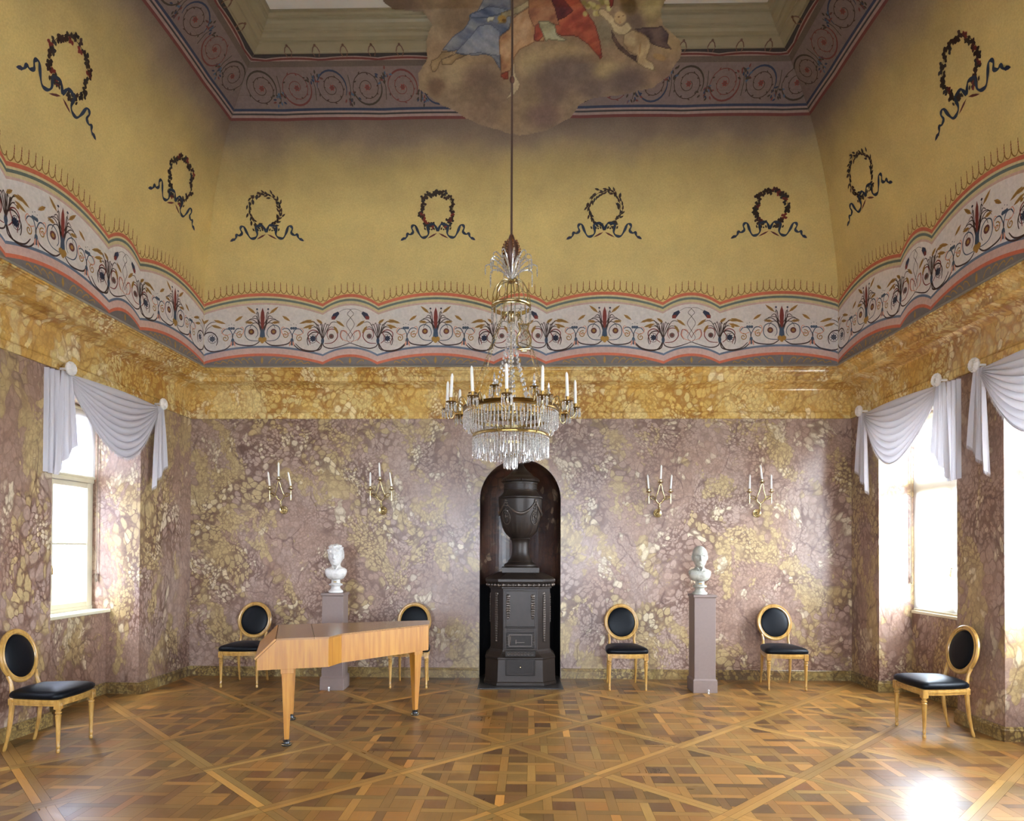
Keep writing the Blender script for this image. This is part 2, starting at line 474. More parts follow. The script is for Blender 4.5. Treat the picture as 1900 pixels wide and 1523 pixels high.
PN = ['greyleaf', 'orange', 'pink', 'blue', 'white', 'rose', 'cream', 'green', 'stem', 'gold', 'redbrown', 'navy', 'ochreline', 'mauve', 'darkred', 'darkgrey', 'palepink', 'leafdark', 'ribbon', 'slate']
PC = [(112, 102, 96), (190, 100, 70), (200, 166, 154), (98, 108, 126), (228, 220, 214), (216, 156, 132), (204, 186, 140), (96, 104, 94), (62, 42, 34), (160, 120, 56), (122, 50, 40), (44, 48, 66), (134, 96, 44), (106, 88, 80), (96, 48, 42), (52, 46, 44), (134, 110, 100), (58, 46, 36), (44, 52, 66), (64, 76, 92)]
PAINT = [paint('paint_' + n, *c) for n, c in zip(PN, PC)]
PI_ = {n: i for i, n in enumerate(PN)}

def floor_mat():
    t = NT('oak_parquet')
    uv = t.n('ShaderNodeUVMap', uv_map='UVMap').outputs[0]
    at = t.n('ShaderNodeAttribute', attribute_name='plank').outputs['Color']
    g = t.noise(t.scale(uv, (3.0, 46, 1)), 1.0, 5, .65, .4)
    g2 = t.noise(t.scale(uv, (10, 220, 1)), 1.0, 2)
    c = t.mix(1.0, at, t.ramp(g, [(.25, (.88, .87, .84, 1)), (.5, (1, 1, 1, 1)), (.75, (1.12, 1.11, 1.09, 1))]), 'MULTIPLY')
    c = t.mix(1.0, c, t.ramp(g2, [(.35, (.93, .92, .91, 1)), (.6, (1.04, 1.04, 1.04, 1))]), 'MULTIPLY')
    w = t.noise(t.pos(), 1.3, 4, .6)
    c = t.mix(1.0, c, t.ramp(w, [(.3, (.86, .84, .82, 1)), (.7, (1.08, 1.08, 1.08, 1))]), 'MULTIPLY')
    sep = t.n('ShaderNodeSeparateColor', ins={0: at}).outputs[0]
    t.set(Base_Color=c, Roughness=t.n('ShaderNodeMapRange', ins={'Value': t.math('ADD', t.math('MULTIPLY', w, .6), t.math('MULTIPLY', g, .4)), 'From Min': .3, 'From Max': .7, 'To Min': .25, 'To Max': .42}).outputs[0], Specular_IOR_Level=.55)
    wn = t.n('ShaderNodeTexWhiteNoise', noise_dimensions='3D', ins={'Vector': at}).outputs['Color']
    dv = t.n('ShaderNodeVectorMath', operation='SUBTRACT', ins={0: wn, 1: (.5, .5, .5)}).outputs[0]
    dv = t.n('ShaderNodeVectorMath', operation='MULTIPLY', ins={0: dv, 1: (.014, .022, 0)}).outputs[0]
    bn = t.n('ShaderNodeBump', ins={'Height': t.noise(t.pos(), 7, 2), 'Strength': .05, 'Distance': .01}).outputs[0]
    nn = t.n('ShaderNodeVectorMath', operation='NORMALIZE', ins={0: t.n('ShaderNodeVectorMath', operation='ADD', ins={0: bn, 1: dv}).outputs[0]}).outputs[0]
    t.set(Normal=nn)
    return t.mat
M_FLOOR = floor_mat()
M_GAP = plain('parquet_gap', (40, 24, 14), .8)

# ================================================================ ROOM SHELL
Z_PINK = 3.315
Z_SOF = 3.19
SILL = .945
WIN = {'left': dict(n=[(1.096, 2.474), (3.62, 5.0)], off=-.55),
       'right': dict(n=[(.643, 2.039), (2.669, 4.065), (4.70, 6.10)], off=-.43),
       'near': dict(n=[(2.0, 3.5), (4.9, 6.4)], off=-.43)}  # near: unseen windows, added to light the back wall and cove frontally
AP = -.38
def wall_side(side, mat):
    mb = MB(); L = LEN[side]; off = WIN[side]['off']
    def q(s0, z0, s1, z1, o=0.0): mb.face([W(side, s0, z0, o), W(side, s1, z0, o), W(side, s1, z1, o), W(side, s0, z1, o)])
    prev = 0.0
    for a, b in WIN[side]['n']:
        q(prev, 0, a, Z_PINK); q(a, Z_SOF, b, Z_PINK)
        for s in (a, b):          # jambs, deeper above the sill
            mb.face([W(side, s, 0, 0), W(side, s, 0, AP), W(side, s, SILL, AP), W(side, s, SILL, 0)])
            mb.face([W(side, s, SILL, 0), W(side, s, SILL, off - .12), W(side, s, Z_SOF, off - .12), W(side, s, Z_SOF, 0)])
        q(a, 0, b, SILL, AP)
        mb.face([W(side, a, SILL, AP), W(side, b, SILL, AP), W(side, b, SILL, off - .12), W(side, a, SILL, off - .12)])
        mb.face([W(side, a, Z_SOF, 0), W(side, b, Z_SOF, 0), W(side, b, Z_SOF, off - .12), W(side, a, Z_SOF, off - .12)])
        prev = b
    q(prev, 0, L, Z_PINK)
    q(0, Z_PINK, L, 4.0)
    return struct(mb.build('wall_' + side, mat))
wall_left = wall_side('left', PINK_S)
wall_right = wall_side('right', PINK_S)
# back wall with the arched stove niche
NA, NB_, NTOP, NDEP = 3.735, 4.765, 2.784, .50
mb = MB(); R_ = (NB_ - NA) / 2; cs = (NA + NB_) / 2; zsp = NTOP - R_
def q(s0, z0, s1, z1): mb.face([W('back', s0, z0), W('back', s1, z0), W('back', s1, z1), W('back', s0, z1)])
q(0, 0, NA, 4.0); q(NB_, 0, LEN['back'], 4.0)
arc = [(cs - R_ * math.cos(PI * k / 32), zsp + R_ * math.sin(PI * k / 32)) for k in range(33)]
for (s0, z0), (s1, z1) in zip(arc[:-1], arc[1:]):
    mb.face([W('back', s0, z0), W('back', s1, z1), W('back', s1, 4.0), W('back', s0, 4.0)])
wall_back = struct(mb.build('wall_back', PINK_B))
mb = MB()                     # niche shell: half cylinder with quarter-dome look, its lower part painted black
def nich(th, z, o=0.0):       # th 0..pi sweeps left jamb -> back -> right jamb
    return W('back', cs - R_ * math.cos(th), z, -NDEP * math.sin(th) * 1.0 - o)
ths = [PI * k / 32 for k in range(33)]
for i in range(32):
    a, b = ths[i], ths[i + 1]
    mb.face([nich(a, 0), nich(b, 0), nich(b, 1.18), nich(a, 1.18)], 1)
    mb.face([nich(a, 1.18), nich(b, 1.18), nich(b, zsp), nich(a, zsp)], 0)
for j in range(16):
    p0, p1 = PI / 2 * j / 16, PI / 2 * (j + 1) / 16
    for i in range(32):
        a, b = ths[i], ths[i + 1]
        P = lambda th, ph: W('back', cs - R_ * math.cos(th) * math.cos(ph), zsp + R_ * math.sin(ph), -NDEP * math.sin(th) * math.cos(ph))
        mb.face([P(a, p0), P(b, p0), P(b, p1), P(a, p1)], 0)
mb.build('stove_niche', [NICHEM, M_BLACK], wall_back, smooth=30)
wall_near = wall_side('near', PINK_B)

# ---- inset polygon of the room
ORDER = ['back', 'right', 'near', 'left']
CORN = {('left', 'back'): BL, ('back', 'right'): BR, ('right', 'near'): NR, ('near', 'left'): NL}
def cq(a, b):
    return np.linalg.solve(np.array([SIDE[a][2][:2], SIDE[b][2][:2]]), [1, 1])
CQ = {k: cq(*k) for k in CORN}
def corner(k, d): return (CORN[k][0] + CQ[k][0] * d, CORN[k][1] + CQ[k][1] * d)
KEYS = [('left', 'back'), ('back', 'right'), ('right', 'near'), ('near', 'left')]
def ring_sweep(name, prof, mat, smooth=None):
    """mouldings that run round the whole room, mitred in the corners"""
    mb = MB()
    rings = [[(*corner(k, d), z) for k in KEYS] for d, z in prof]
    mb.loft(rings, 0, True, False)
    return struct(mb.build(name, mat, smooth=smooth))
ring_sweep('trim_1', [(-.004, 3.30), (.022, 3.30), (.022, 3.315), (.022, 3.375), (.013, 3.388), (.010, 3.40), (.010, 3.60), (.012, 3.66), (.02, 3.672), (.06, 3.69), (.10, 3.712), (.20, 3.728),
                      (.225, 3.735), (.228, 3.785), (.245, 3.795), (.250, 3.803), (.285, 3.825), (.300, 3.842), (.318, 3.846), (.322, 3.858), (.338, 3.860), (.338, 3.876)], YELLOW)
ring_sweep('trim_2', [(.338, 3.876), (.350, 3.878), (.350, 3.888), (.332, 3.897), (.326, 3.905), (.318, 3.907), (.310, 3.915)], M_GREYP)

PROF = np.array([(.31, 3.912), (.30, 4.3), (.30, 4.7), (.312, 4.93), (.340, 5.12), (.382, 5.30), (.446, 5.55), (.53, 5.87), (.60, 6.06), (.68, 6.245), (.775, 6.43), (.89, 6.60), (1.05, 6.79), (1.27, 6.995), (1.375, 7.035)])
PA = np.r_[0, np.cumsum(np.hypot(*np.diff(PROF, axis=0).T))]
def A_of(z): return float(np.interp(z, PROF[:, 1], PA))
def d_of(a): return float(np.interp(a, PA, PROF[:, 0]))
def z_of(a): return float(np.interp(a, PA, PROF[:, 1]))
def tangent(a):
    e = .02; d = d_of(a + e) - d_of(a - e); z = z_of(a + e) - z_of(a - e); l = math.hypot(d, z) or 1
    return d / l, z / l
SRANGE = {}
for sd in SIDE:
    ks = [k for k in KEYS if sd in k]
    O, D, n = SIDE[sd]; ends = []
    for k in ks:
        base = float((CORN[k] - O) @ D); sl = float(CQ[k] @ D[:2]); ends.append((base, sl))
    ends.sort(); SRANGE[sd] = ends
def srange(sd, d):
    (b0, s0), (b1, s1) = SRANGE[sd]; return b0 + s0 * d, b1 + s1 * d
def C3(sd, s, a, lift=0.0):
    d, z = d_of(a), z_of(a); td, tz = tangent(a)
    return W(sd, s, z - lift * td, d + lift * tz)

aTop = PA[-1]
cove_o = {}
for sd in SIDE:
    mb = MB(); na = 44; av = [aTop * j / na for j in range(na + 1)]
    rows = []
    for a in av:
        lo, hi = srange(sd, d_of(a)); rows.append([C3(sd, lo + (hi - lo) * i / 24, a) for i in range(25)])
    mb.loft(rows, 0, False, False)
    mb.v = [tuple(p) for p in mb.v]
    cove_o[sd] = struct(mb.build('ceiling', M_COVE, smooth=60)); cove_o[sd]['label'] = 'curved ochre cove above the %s wall' % sd

# stucco frame and the flat ceiling field
FR = [(1.362, 7.040), (1.372, 7.022), (1.385, 7.024), (1.392, 7.040), (1.440, 7.072), (1.462, 7.080), (1.465, 7.098), (1.480, 7.104), (1.500, 7.110), (1.522, 7.130), (1.526, 7.146), (1.540, 7.150), (1.546, 7.166), (1.560, 7.172), (1.586, 7.190), (1.600, 7.212), (1.604, 7.232), (1.618, 7.236), (1.622, 7.250), (1.640, 7.262), (1.66, 7.262), (1.66, 7.29)]
ring_sweep('trim_3', FR, M_STUCCO)
mb = MB(); mb.face([(*corner(k, 1.655), 7.285) for k in KEYS])
ceiling = struct(mb.build('ceiling', M_CEIL)); ceiling['label'] = 'flat pale ceiling field inside the stucco frame'

# ================================================================ PAINTED DECORATION OF THE COVE
class Paint:
    def __init__(s, sd): s.sd = sd; s.mb = MB(); s.smax = 6.6 if sd in ('left', 'right') else 99
    def ok(s, pts):
        out = []
        for (u, a) in pts:
            lo, hi = srange(s.sd, d_of(a))
            out.append((u, lo + .004, hi - .004))
        if all(u < l for u, l, h in out) or all(u > h for u, l, h in out) or all(u > s.smax for u, l, h in out): return None
        return [(min(max(u, l), h), a) for (u, l, h), (_, a) in zip(out, pts)]
    def poly(s, pts, m, lift):
        p = s.ok(pts)
        if p is None: return
        s.mb.face([C3(s.sd, u, a, lift) for u, a in p], PI_[m])
    def band(s, u0, u1, b0, b1, t1, t0, m, lift):
        n = max(1, int(math.ceil(max(abs(t0 - b0), abs(t1 - b1)) / .035)))
        for k in range(n):
            f, g = k / n, (k + 1) / n
            s.poly([(u0, b0 + (t0 - b0) * f), (u1, b1 + (t1 - b1) * f), (u1, b1 + (t1 - b1) * g), (u0, b0 + (t0 - b0) * g)], m, lift)
    def ribbon(s, path, w, m, lift):
        P = [np.array(p, float) for p in path]; n = len(P)
        L, R = [], []
        for i in range(n):
            t = P[min(i + 1, n - 1)] - P[max(i - 1, 0)]; l = np.hypot(*t) or 1; nn = np.array([-t[1], t[0]]) / l
            ww = (w[i] if isinstance(w, list) else w) / 2
            L.append(P[i] + nn * ww); R.append(P[i] - nn * ww)
        for i in range(n - 1): s.poly([L[i], L[i + 1], R[i + 1], R[i]], m, lift)
    def blob(s, c, rx, ry, rot, m, lift, n=8):
        ca, sa = math.cos(rot), math.sin(rot)
        s.poly([(c[0] + rx * math.cos(t) * ca - ry * math.sin(t) * sa, c[1] + rx * math.cos(t) * sa + ry * math.sin(t) * ca) for t in [2 * PI * k / n for k in range(n)]], m, lift)
    def leaf(s, p, q, w, m, lift):
        p = np.array(p, float); q = np.array(q, float); t = q - p; l = np.hypot(*t) or 1; nn = np.array([-t[1], t[0]]) / l * w / 2
        s.poly([p, p + t * .35 + nn, p + t * .7 + nn * .8, q, p + t * .7 - nn * .8, p + t * .35 - nn], m, lift)

ARCS = {'back': [(.28, 1.79, 1), (1.79, 2.48, 0), (2.48, 3.914, 1), (3.914, 4.566, 0), (4.566, 6.0, 1), (6.0, 6.69, 0), (6.69, 8.20, 1)]}
def side_arcs(L):
    out = [(.28, 1.64, 1), (1.64, 2.155, 0)]; s = 2.155
    while s < L:
        out += [(s, s + 1.265, 1), (s + 1.265, s + 1.79, 0)]; s += 1.79
    return out
ARCS['left'] = side_arcs(LEN['left']); ARCS['right'] = side_arcs(LEN['right'])
YS = .00231
def az(Y): return A_of(4.805 - (Y - 75) * YS)          # frieze sheet rows -> height on the cove
def frieze(sd):
    P = Paint(sd)
    bands = [(72, 88, 'orange'), (88, 97, 'cream'), (97, 109, 'green'), (109, 123, 'cream'), (123, 133, 'pink')]
    low = [(356, 367, 'blue'), (367, 398, 'pink'), (398, 412, 'orange')]
    for s0, s1, big in ARCS[sd]:
        if s0 > P.smax: break
        N = 28 if big else 16
        dU, dL = (57, 46) if big else (50, 42); pk = 0 if big else 6
        def Yv(Y, t, up): return Y + pk + ((dU if up else dL) * (2 * t - 1) ** 2)
        for i in range(N):
            t0, t1 = i / N, (i + 1) / N; u0, u1 = s0 + (s1 - s0) * t0, s0 + (s1 - s0) * t1
            for a, b, m in bands: P.poly([(u0, az(Yv(b, t0, 1))), (u1, az(Yv(b, t1, 1))), (u1, az(Yv(a, t1, 1))), (u0, az(Yv(a, t0, 1)))], m, .0020)
            P.band(u0, u1, az(Yv(358, t0, 0)), az(Yv(358, t1, 0)), az(Yv(131, t1, 1)), az(Yv(131, t0, 1)), 'white', .0016)
            for a, b, m in low: P.poly([(u0, az(Yv(b, t0, 0))), (u1, az(Yv(b, t1, 0))), (u1, az(Yv(a, t1, 0))), (u0, az(Yv(a, t0, 0)))], m, .0020)
            P.band(u0, u1, 0.0, 0.0, az(Yv(411, t1, 0)), az(Yv(411, t0, 0)), 'greyleaf', .0014)
        # comb of little pointed arches with beaded stalks above the orange line
        nC = max(3, round((s1 - s0) / .0745))
        for i in range(nC):
            uc = s0 + (s1 - s0) * (i + .5) / nC; hw = (s1 - s0) / nC / 2; t = (i + .5) / nC
            yb = Yv(70, t, 1)
            for sg in (-1, 1):
                pts = [(uc + sg * hw * x, az(Yv(70, t + sg * x * .5 / nC, 1) - y)) for x, y in ((0, 1), (.45, 5), (.8, 12), (1, 24), (.98, 32))]
                P.ribbon(pts, .0095, 'ochreline', .0022)
            ue = s0 + (s1 - s0) * i / nC; te = i / nC; y0 = Yv(70, te, 1)
            if i:
                P.ribbon([(ue, az(y0 - 22)), (ue, az(y0 - 52))], .0065, 'ochreline', .0022)
                for yy, r in ((30, .0055), (38, .0052), (46, .006)): P.blob((ue, az(y0 - yy)), r, r * 1.5, 0, 'redbrown', .0026, 6)
                P.leaf((ue, az(y0 - 48)), (ue, az(y0 - 62)), .009, 'ochreline', .0024)
        # gold strokes in the grey lunette
        c = (s0 + s1) / 2; half = (s1 - s0) / 2
        P.leaf((c, az(456)), (c, az(416 + pk)), .03, 'gold', .0024)
        k = 1
        while .10 + k * .085 < half - .12:
            for sg in (-1, 1):
                x = c + sg * (.02 + k * .085); top = 424 + pk + dL * ((x - c) / half) ** 2
                P.ribbon(catmull([(x - sg * .02, az(452)), (x + sg * .012, az(top + 6)), (x + sg * .05, az(top)), (x + sg * .066, az(top + 10))], 3), [.011, .01, .009, .009, .012, .012, .012, .012, .011, .006], 'gold', .0024)
            k += 1
        # ---- plants.  sheet coordinates X 20..680 over a big arch, 680..985 over a small one
        def mk(X0, X1, flip):
            def M(X, Y):
                t = (X - X0) / (X1 - X0)
                if flip: t = 1 - t
                return (s0 + (s1 - s0) * t, az(Y))
            return M
        Ls = .0030
        def spir(M, cx, cy, r0, turns, d, m, w, a0=0.0, r1=3):
            n = int(12 * turns); pts = []
            for k in range(n + 1):
                f = k / n; a = a0 + d * 2 * PI * turns * f; r = r0 + (r1 - r0) * f
                pts.append(M(cx + r * math.cos(a), cy + r * math.sin(a)))
            P.ribbon(pts, w, m, Ls)
        def star(M, x, y, r, m, n=8):
            c0 = M(x, y)
            for k in range(n):
                a = 2 * PI * k / n; P.leaf(M(x + 3 * math.cos(a), y + 3 * math.sin(a)), M(x + r * math.cos(a), y + r * math.sin(a)), .018, m, Ls + .0004)
            P.blob(c0, .011, .011, 0, m, Ls + .0006)
        def rose(M, x, y, r, m, m2='darkred'):
            k = .0022
            P.blob(M(x, y), r * k, r * k, 0, m, Ls + .0004, 10); P.blob(M(x, y), r * k * .5, r * k * .5, 0, m2, Ls + .0008, 8)
        def ear(M, p, q, m='gold'):
            P.leaf(M(*p), M(*q), .034, m, Ls + .0004)
            P.leaf(M(*p), M(*q), .012, 'ochreline', Ls + .0007)
        def st(M, pts, w, m='stem'):
            c = [tuple(x) for x in catmull(pts, 5)]; n = len(c)
            P.ribbon([M(*x) for x in c], [w * (.45 + .75 * math.sin(PI * (.15 + .8 * i / n))) for i in range(n)], m, Ls)
        if big:
            for fl in (0, 1):
                M = mk(20, 690, fl)
                st(M, [(343, 330), (310, 352), (262, 355), (212, 345), (190, 318), (188, 290)], .013)
                st(M, [(190, 300), (182, 345), (150, 375), (100, 388), (50, 380), (24, 340), (28, 300), (55, 283), (85, 290), (104, 315), (104, 340), (98, 355)], .013)
                P.ribbon([M(20 + 0, 340), M(20, 240)], .01, 'stem', Ls)
                spir(M, 76, 318, 27, 1.0, 1, 'stem', .006, -1.2, 22); star(M, 76, 319, 19, 'navy')
                st(M, [(190, 300), (172, 268), (145, 268), (128, 290)], .010, 'slate'); st(M, [(190, 300), (208, 268), (230, 262), (245, 270)], .010, 'slate')
                spir(M, 148, 316, 20, 1.4, 1, 'gold', .011, -1.9); spir(M, 228, 298, 20, 1.4, -1, 'gold', .011, -1.2)
                st(M, [(200, 285), (232, 300), (250, 280), (243, 255), (228, 262)], .009, 'rose'); st(M, [(180, 290), (150, 300), (128, 282), (138, 262), (152, 268)], .009, 'rose')
                P.blob(M(190, 335), .022, .05, 0, 'slate', Ls + .0005); P.leaf(M(178, 362), M(186, 330), .022, 'rose', Ls + .0006); P.leaf(M(204, 362), M(196, 330), .022, 'rose', Ls + .0006)
                for dx in (-12, 0, 12): P.blob(M(182 + dx, 262), .017, .019, 0, 'slate', Ls + .0005, 6)
                for dx, dy in ((-14, -18), (0, -24), (14, -18)): P.blob(M(182 + dx, 262 + dy), .005, .005, 0, 'navy', Ls, 6)
                st(M, [(30, 300), (45, 250), (75, 228), (112, 228)], .007); ear(M, (80, 216), (152, 238)); st(M, [(28, 300), (50, 262), (72, 250)], .006); ear(M, (66, 244), (132, 262))
                st(M, [(22, 290), (30, 240), (40, 225)], .006); ear(M, (20, 238), (56, 214))
                st(M, [(345, 330), (285, 326), (258, 298), (262, 258), (292, 244), (322, 262), (330, 292), (318, 312)], .009, 'slate'); rose(M, 293, 280, 17, 'darkred', 'gold')
                for k_, (ex, ey) in enumerate(((262, 210), (298, 190), (318, 172))): st(M, [(350, 300), (340, 252), ((350 + ex) / 2 - 4, ey + 6), (ex, ey + 14)], .0085)
                st(M, [(352, 300), (346, 240), (322, 210), (286, 212), (262, 238)], .0075); st(M, [(352, 300), (344, 250), (320, 232), (296, 240), (284, 262)], .0075)
                ear(M, (318, 184), (266, 144)); ear(M, (246, 194), (200, 224)); ear(M, (306, 232), (256, 228))
                st(M, [(350, 290), (330, 230), (324, 165)], .006); P.blob(M(324, 158), .013, .012, 0, 'navy', Ls + .0005)
            M = mk(20, 690, 0)
            P.poly([M(355, 150), M(364, 175), M(367, 205), M(364, 245), M(357, 268), M(353, 268), M(346, 245), M(343, 205), M(346, 175)], 'redbrown', Ls + .0010)
            P.poly([M(345, 262), M(365, 262), M(372, 325), M(338, 325)], 'slate', Ls + .0005)
            P.blob(M(345, 322), .030, .032, .5, 'gold', Ls + .0012); P.blob(M(366, 322), .030, .032, -.5, 'gold', Ls + .0012); P.blob(M(355, 334), .022, .024, 0, 'gold', Ls + .0014)
        else:
            for fl in (0, 1):
                M = mk(680, 985, fl)
                # reed fan on the notch, shared by both arches
                for X, Y in ((655, 238), (672, 232), (692, 230), (706, 236)): st(M, [(680, 330), (676 + (X - 680) * .5, 285), (X, Y + 6), (X + (9 if X > 680 else -9), Y + 16)], .0075)
                for tx, ty, e0, e1 in ((610, 262, (618, 256), (600, 266)), (752, 262, (740, 250), (768, 292)), (590, 232, (636, 226), (566, 228)), (770, 236, (752, 220), (802, 256))):
                    st(M, [(680, 325), ((680 + tx) / 2, ty - 2), (tx, ty)], .007); ear(M, e0, e1)
                st(M, [(680, 330), (688, 360), (725, 372), (775, 362), (832, 342)], .011); st(M, [(680, 330), (670, 372), (640, 384), (600, 384), (560, 372), (530, 345)], .013)
                st(M, [(690, 345), (735, 340), (762, 308), (750, 272), (715, 270), (704, 300), (716, 324)], .010, 'redbrown'); rose(M, 728, 306, 15, 'mauve', 'darkred')
                st(M, [(665, 345), (640, 320), (655, 285), (625, 272), (598, 292), (610, 340), (612, 352)], .010, 'redbrown'); star(M, 628, 318, 18, 'navy')
                st(M, [(830, 335), (795, 325), (780, 300), (792, 275), (812, 282), (808, 305)], .008, 'rose'); st(M, [(832, 320), (850, 290), (880, 275), (888, 305), (872, 330)], .007, 'redbrown')
                st(M, [(832, 345), (812, 318), (836, 275), (854, 240), (832, 205), (815, 185), (832, 162), (800, 160), (765, 178)], .005, 'stem')
                P.poly([M(764, 172), M(772, 184), M(750, 212), M(726, 206), M(738, 184)], 'navy', Ls + .0008); P.poly([M(752, 196), M(748, 216), M(728, 216), M(730, 200)], 'redbrown', Ls + .0010)
                P.blob(M(680, 330), .02, .045, 0, 'slate', Ls + .0006)
    o = P.mb.build('painted_frieze', PAINT, cove_o[sd]); o['label'] = 'scalloped frieze painted with scrolling plants'
for sd in ('back', 'left', 'right'): frieze(sd)

def border(sd):
    P = Paint(sd); lo, hi = srange(sd, 1.0); hi = min(hi, 7.4)
    aR, aT = A_of(6.60), aTop
    N = int((hi + .4) / .08)
    us = [-.2 + (hi + .6) * i / N for i in range(N + 1)]
    wv = lambda u: .010 * abs(math.sin(PI * (u - .35) / 1.15)) ** .6
    wt = lambda u: .022 * abs(math.sin(PI * (u - .2) / .62)) ** .7
    S = [(-.008, .022, 'darkred', wv), (.022, .048, 'palepink', wv), (.048, .066, 'darkgrey', wv), (.066, .086, 'palepink', wv), (.086, .112, 'navy', wv), (.112, .56, 'mauve', None), (.515, .530, 'palepink', wt), (.530, .552, 'darkred', wt), (.552, .566, 'palepink', wt), (.566, .588, 'darkred', wt), (.588, .60, 'palepink', wt)]
    for k, (a, b, m, f) in enumerate(S):
        f = f or (lambda u: 0)
        for u0, u1 in zip(us[:-1], us[1:]):
            P.band(u0, u1, aR + a + f(u0), aR + a + f(u1), aR + b + f(u1), aR + b + f(u0), m, .0016 if m == 'mauve' else .0022)
    for u0, u1 in zip(us[:-1], us[1:]):
        P.poly([(u0, aR + .598 + wt(u0)), (u1, aR + .598 + wt(u1)), (u1, aT), (u0, aT)], 'darkgrey', .0015)
    # running spirals
    c0, step = 1.32, .40; k = 0; Ls = .003
    rr = random.Random(5)
    u = c0 if sd == 'back' else 1.28
    while u < hi + .3:
        up = 1 if k % 2 else -1; ac = aR + .315
        pts = []; n = 34
        for i in range(n + 1):
            f = i / n; a = (PI if up < 0 else PI) + up * 2 * PI * 1.75 * f; r = .150 * (1 - f) ** .8 + .010
            pts.append((u + r * math.cos(a), ac - r * math.sin(a)))
        cm = ('stem', 'darkred', 'stem')[k % 3]
        P.ribbon(pts, [.007 * (1 - .4 * i / n) + .002 for i in range(n + 1)], cm, Ls)
        out = [(u + .165 * math.cos(t), ac + up * .165 * math.sin(t)) for t in [PI + PI * 1.15 * i / 14 for i in range(15)]]
        P.ribbon(out, [.006 + .014 * math.sin(PI * i / 14) for i in range(15)], ('leafdark', 'darkred', 'navy')[k % 3], Ls + .0005)
        for q_ in range(15):
            i = 1 + q_ * 2; (x, y), (x1, y1) = pts[i], pts[min(i + 1, n)]
            tx, ty = x1 - x, y1 - y; l = math.hypot(tx, ty) or 1; tx /= l; ty /= l; sg = 1 if q_ % 2 else -1; k2 = (1 - .75 * i / n)
            if i > 20: break
            P.leaf((x, y), (x + (tx * .030 - ty * .022 * sg) * k2, y + (ty * .030 + tx * .022 * sg) * k2), .016 * k2, cm if q_ % 3 else 'leafdark', Ls + .0007)
        P.blob((u, ac), .024, .024, 0, 'darkred', Ls + .0008)

        for q_ in range(6): P.leaf((u, ac), (u + .036 * math.cos(q_ * PI / 3), ac + .036 * math.sin(q_ * PI / 3)), .016, 'redbrown', Ls + .0006)
        ub = u + step / 2
        for q_ in range(18):
            a = rr.uniform(-1, 1) + (PI / 2 if up > 0 else -PI / 2); r = rr.uniform(.03, .17)
            x, y = ub + r * math.cos(a) * .6, ac + r * math.sin(a)
            a2 = a + rr.uniform(-1.2, 1.2)
            P.leaf((x, y), (x + .044 * math.cos(a2), y + .044 * math.sin(a2)), .020, rr.choice(['leafdark', 'slate', 'leafdark', 'darkred', 'navy']), Ls + .0006)
        P.ribbon([(ub, ac - .12 * up), (ub + .01, ac), (ub - .01, ac + .14 * up)], .007, 'leafdark', Ls)
        u += step; k += 1
    o = P.mb.build('painted_border', PAINT, cove_o[sd]); o['label'] = 'dark mauve border painted with running spirals'
for sd in ('back', 'left', 'right'): border(sd)

def wreath(sd, u, a0, R=.245, kind=0, flip=1, seed=0, k=1.0):
    P = Paint(sd); rr = random.Random(seed); Ls = .003
    T = lambda x, y: (u + x * k, a0 + y * k)
    n = 26 if kind else 30
    for i in range(n):
        t = PI * -.40 + (2 * PI * .90) * i / n + PI * .0
        t = -PI / 2 + .35 + (2 * PI - .7) * i / (n - 1)
        for j in range(2 if kind == 0 else 3):
            r = R + rr.uniform(-.022, .03)
            x, y = r * math.cos(t), r * math.sin(t)
            if kind == 0:          # ivy: three-lobed leaves
                b = rr.uniform(0, 2 * PI); m = rr.choice(['leafdark', 'leafdark', 'leafdark', 'stem', 'stem', 'darkgrey', 'redbrown'])
                if j and rr.random() < .45: continue
                for q_ in range(3): P.leaf(T(x, y), T(x + .044 * math.cos(b + q_ * 1.25 - 1.25), y + .044 * math.sin(b + q_ * 1.25 - 1.25)), .034 * k, m, Ls + .0004)
            else:                  # laurel: slim leaves along the ring
                dr = (1 if t > PI / 2 else 1) * flip; b = t + PI / 2 * (1 if math.cos(t) < 0 else 1) + rr.choice([-.6, 0, .6])
                P.leaf(T(x, y), T(x + .066 * math.cos(b), y + .066 * math.sin(b)), .024 * k, rr.choice(['leafdark', 'stem', 'darkgrey']), Ls + .0004)
    P.ribbon([T(R * math.cos(t), R * math.sin(t)) for t in [-PI / 2 + .35 + (2 * PI - .7) * i / 40 for i in range(41)]], .006 * k, 'stem', Ls)
    for sx in (-1, 1):
        pts = [(0, -.262), (.03, -.20), (.055, -.175), (.12, -.185), (.14, -.20), (.125, -.285), (.16, -.33), (.22, -.335), (.265, -.27), (.30, -.195), (.335, -.19), (.352, -.22), (.335, -.27), (.375, -.30), (.41, -.29), (.425, -.33), (.455, -.355)]
        pts = [(sx * x * (1.0 if sx > 0 else .98), y) for x, y in pts]
        c = catmull(pts, 4)
        P.ribbon([T(*p) for p in c], [(.026 + .009 * math.sin(i * .8)) * k for i in range(len(c))], 'ribbon', Ls + .0008)
        P.leaf(T(sx * .43, -.335), T(sx * .50, -.375), .035 * k, 'navy', Ls + .001)
        P.leaf(T(sx * .01, -.285), T(sx * .14, -.35), .022 * k, 'darkred', Ls + .0006)
        for q_ in range(5): P.leaf(T(sx * (.04 + .03 * q_), -.25), T(sx * (.06 + .03 * q_), -.21 - .02 * (q_ % 2)), .022 * k, 'leafdark', Ls + .0005)
    o = P.mb.build('painted_wreath', PAINT, cove_o[sd]); o['label'] = ('ivy' if kind == 0 else 'laurel') + ' wreath painted with a dark blue ribbon'
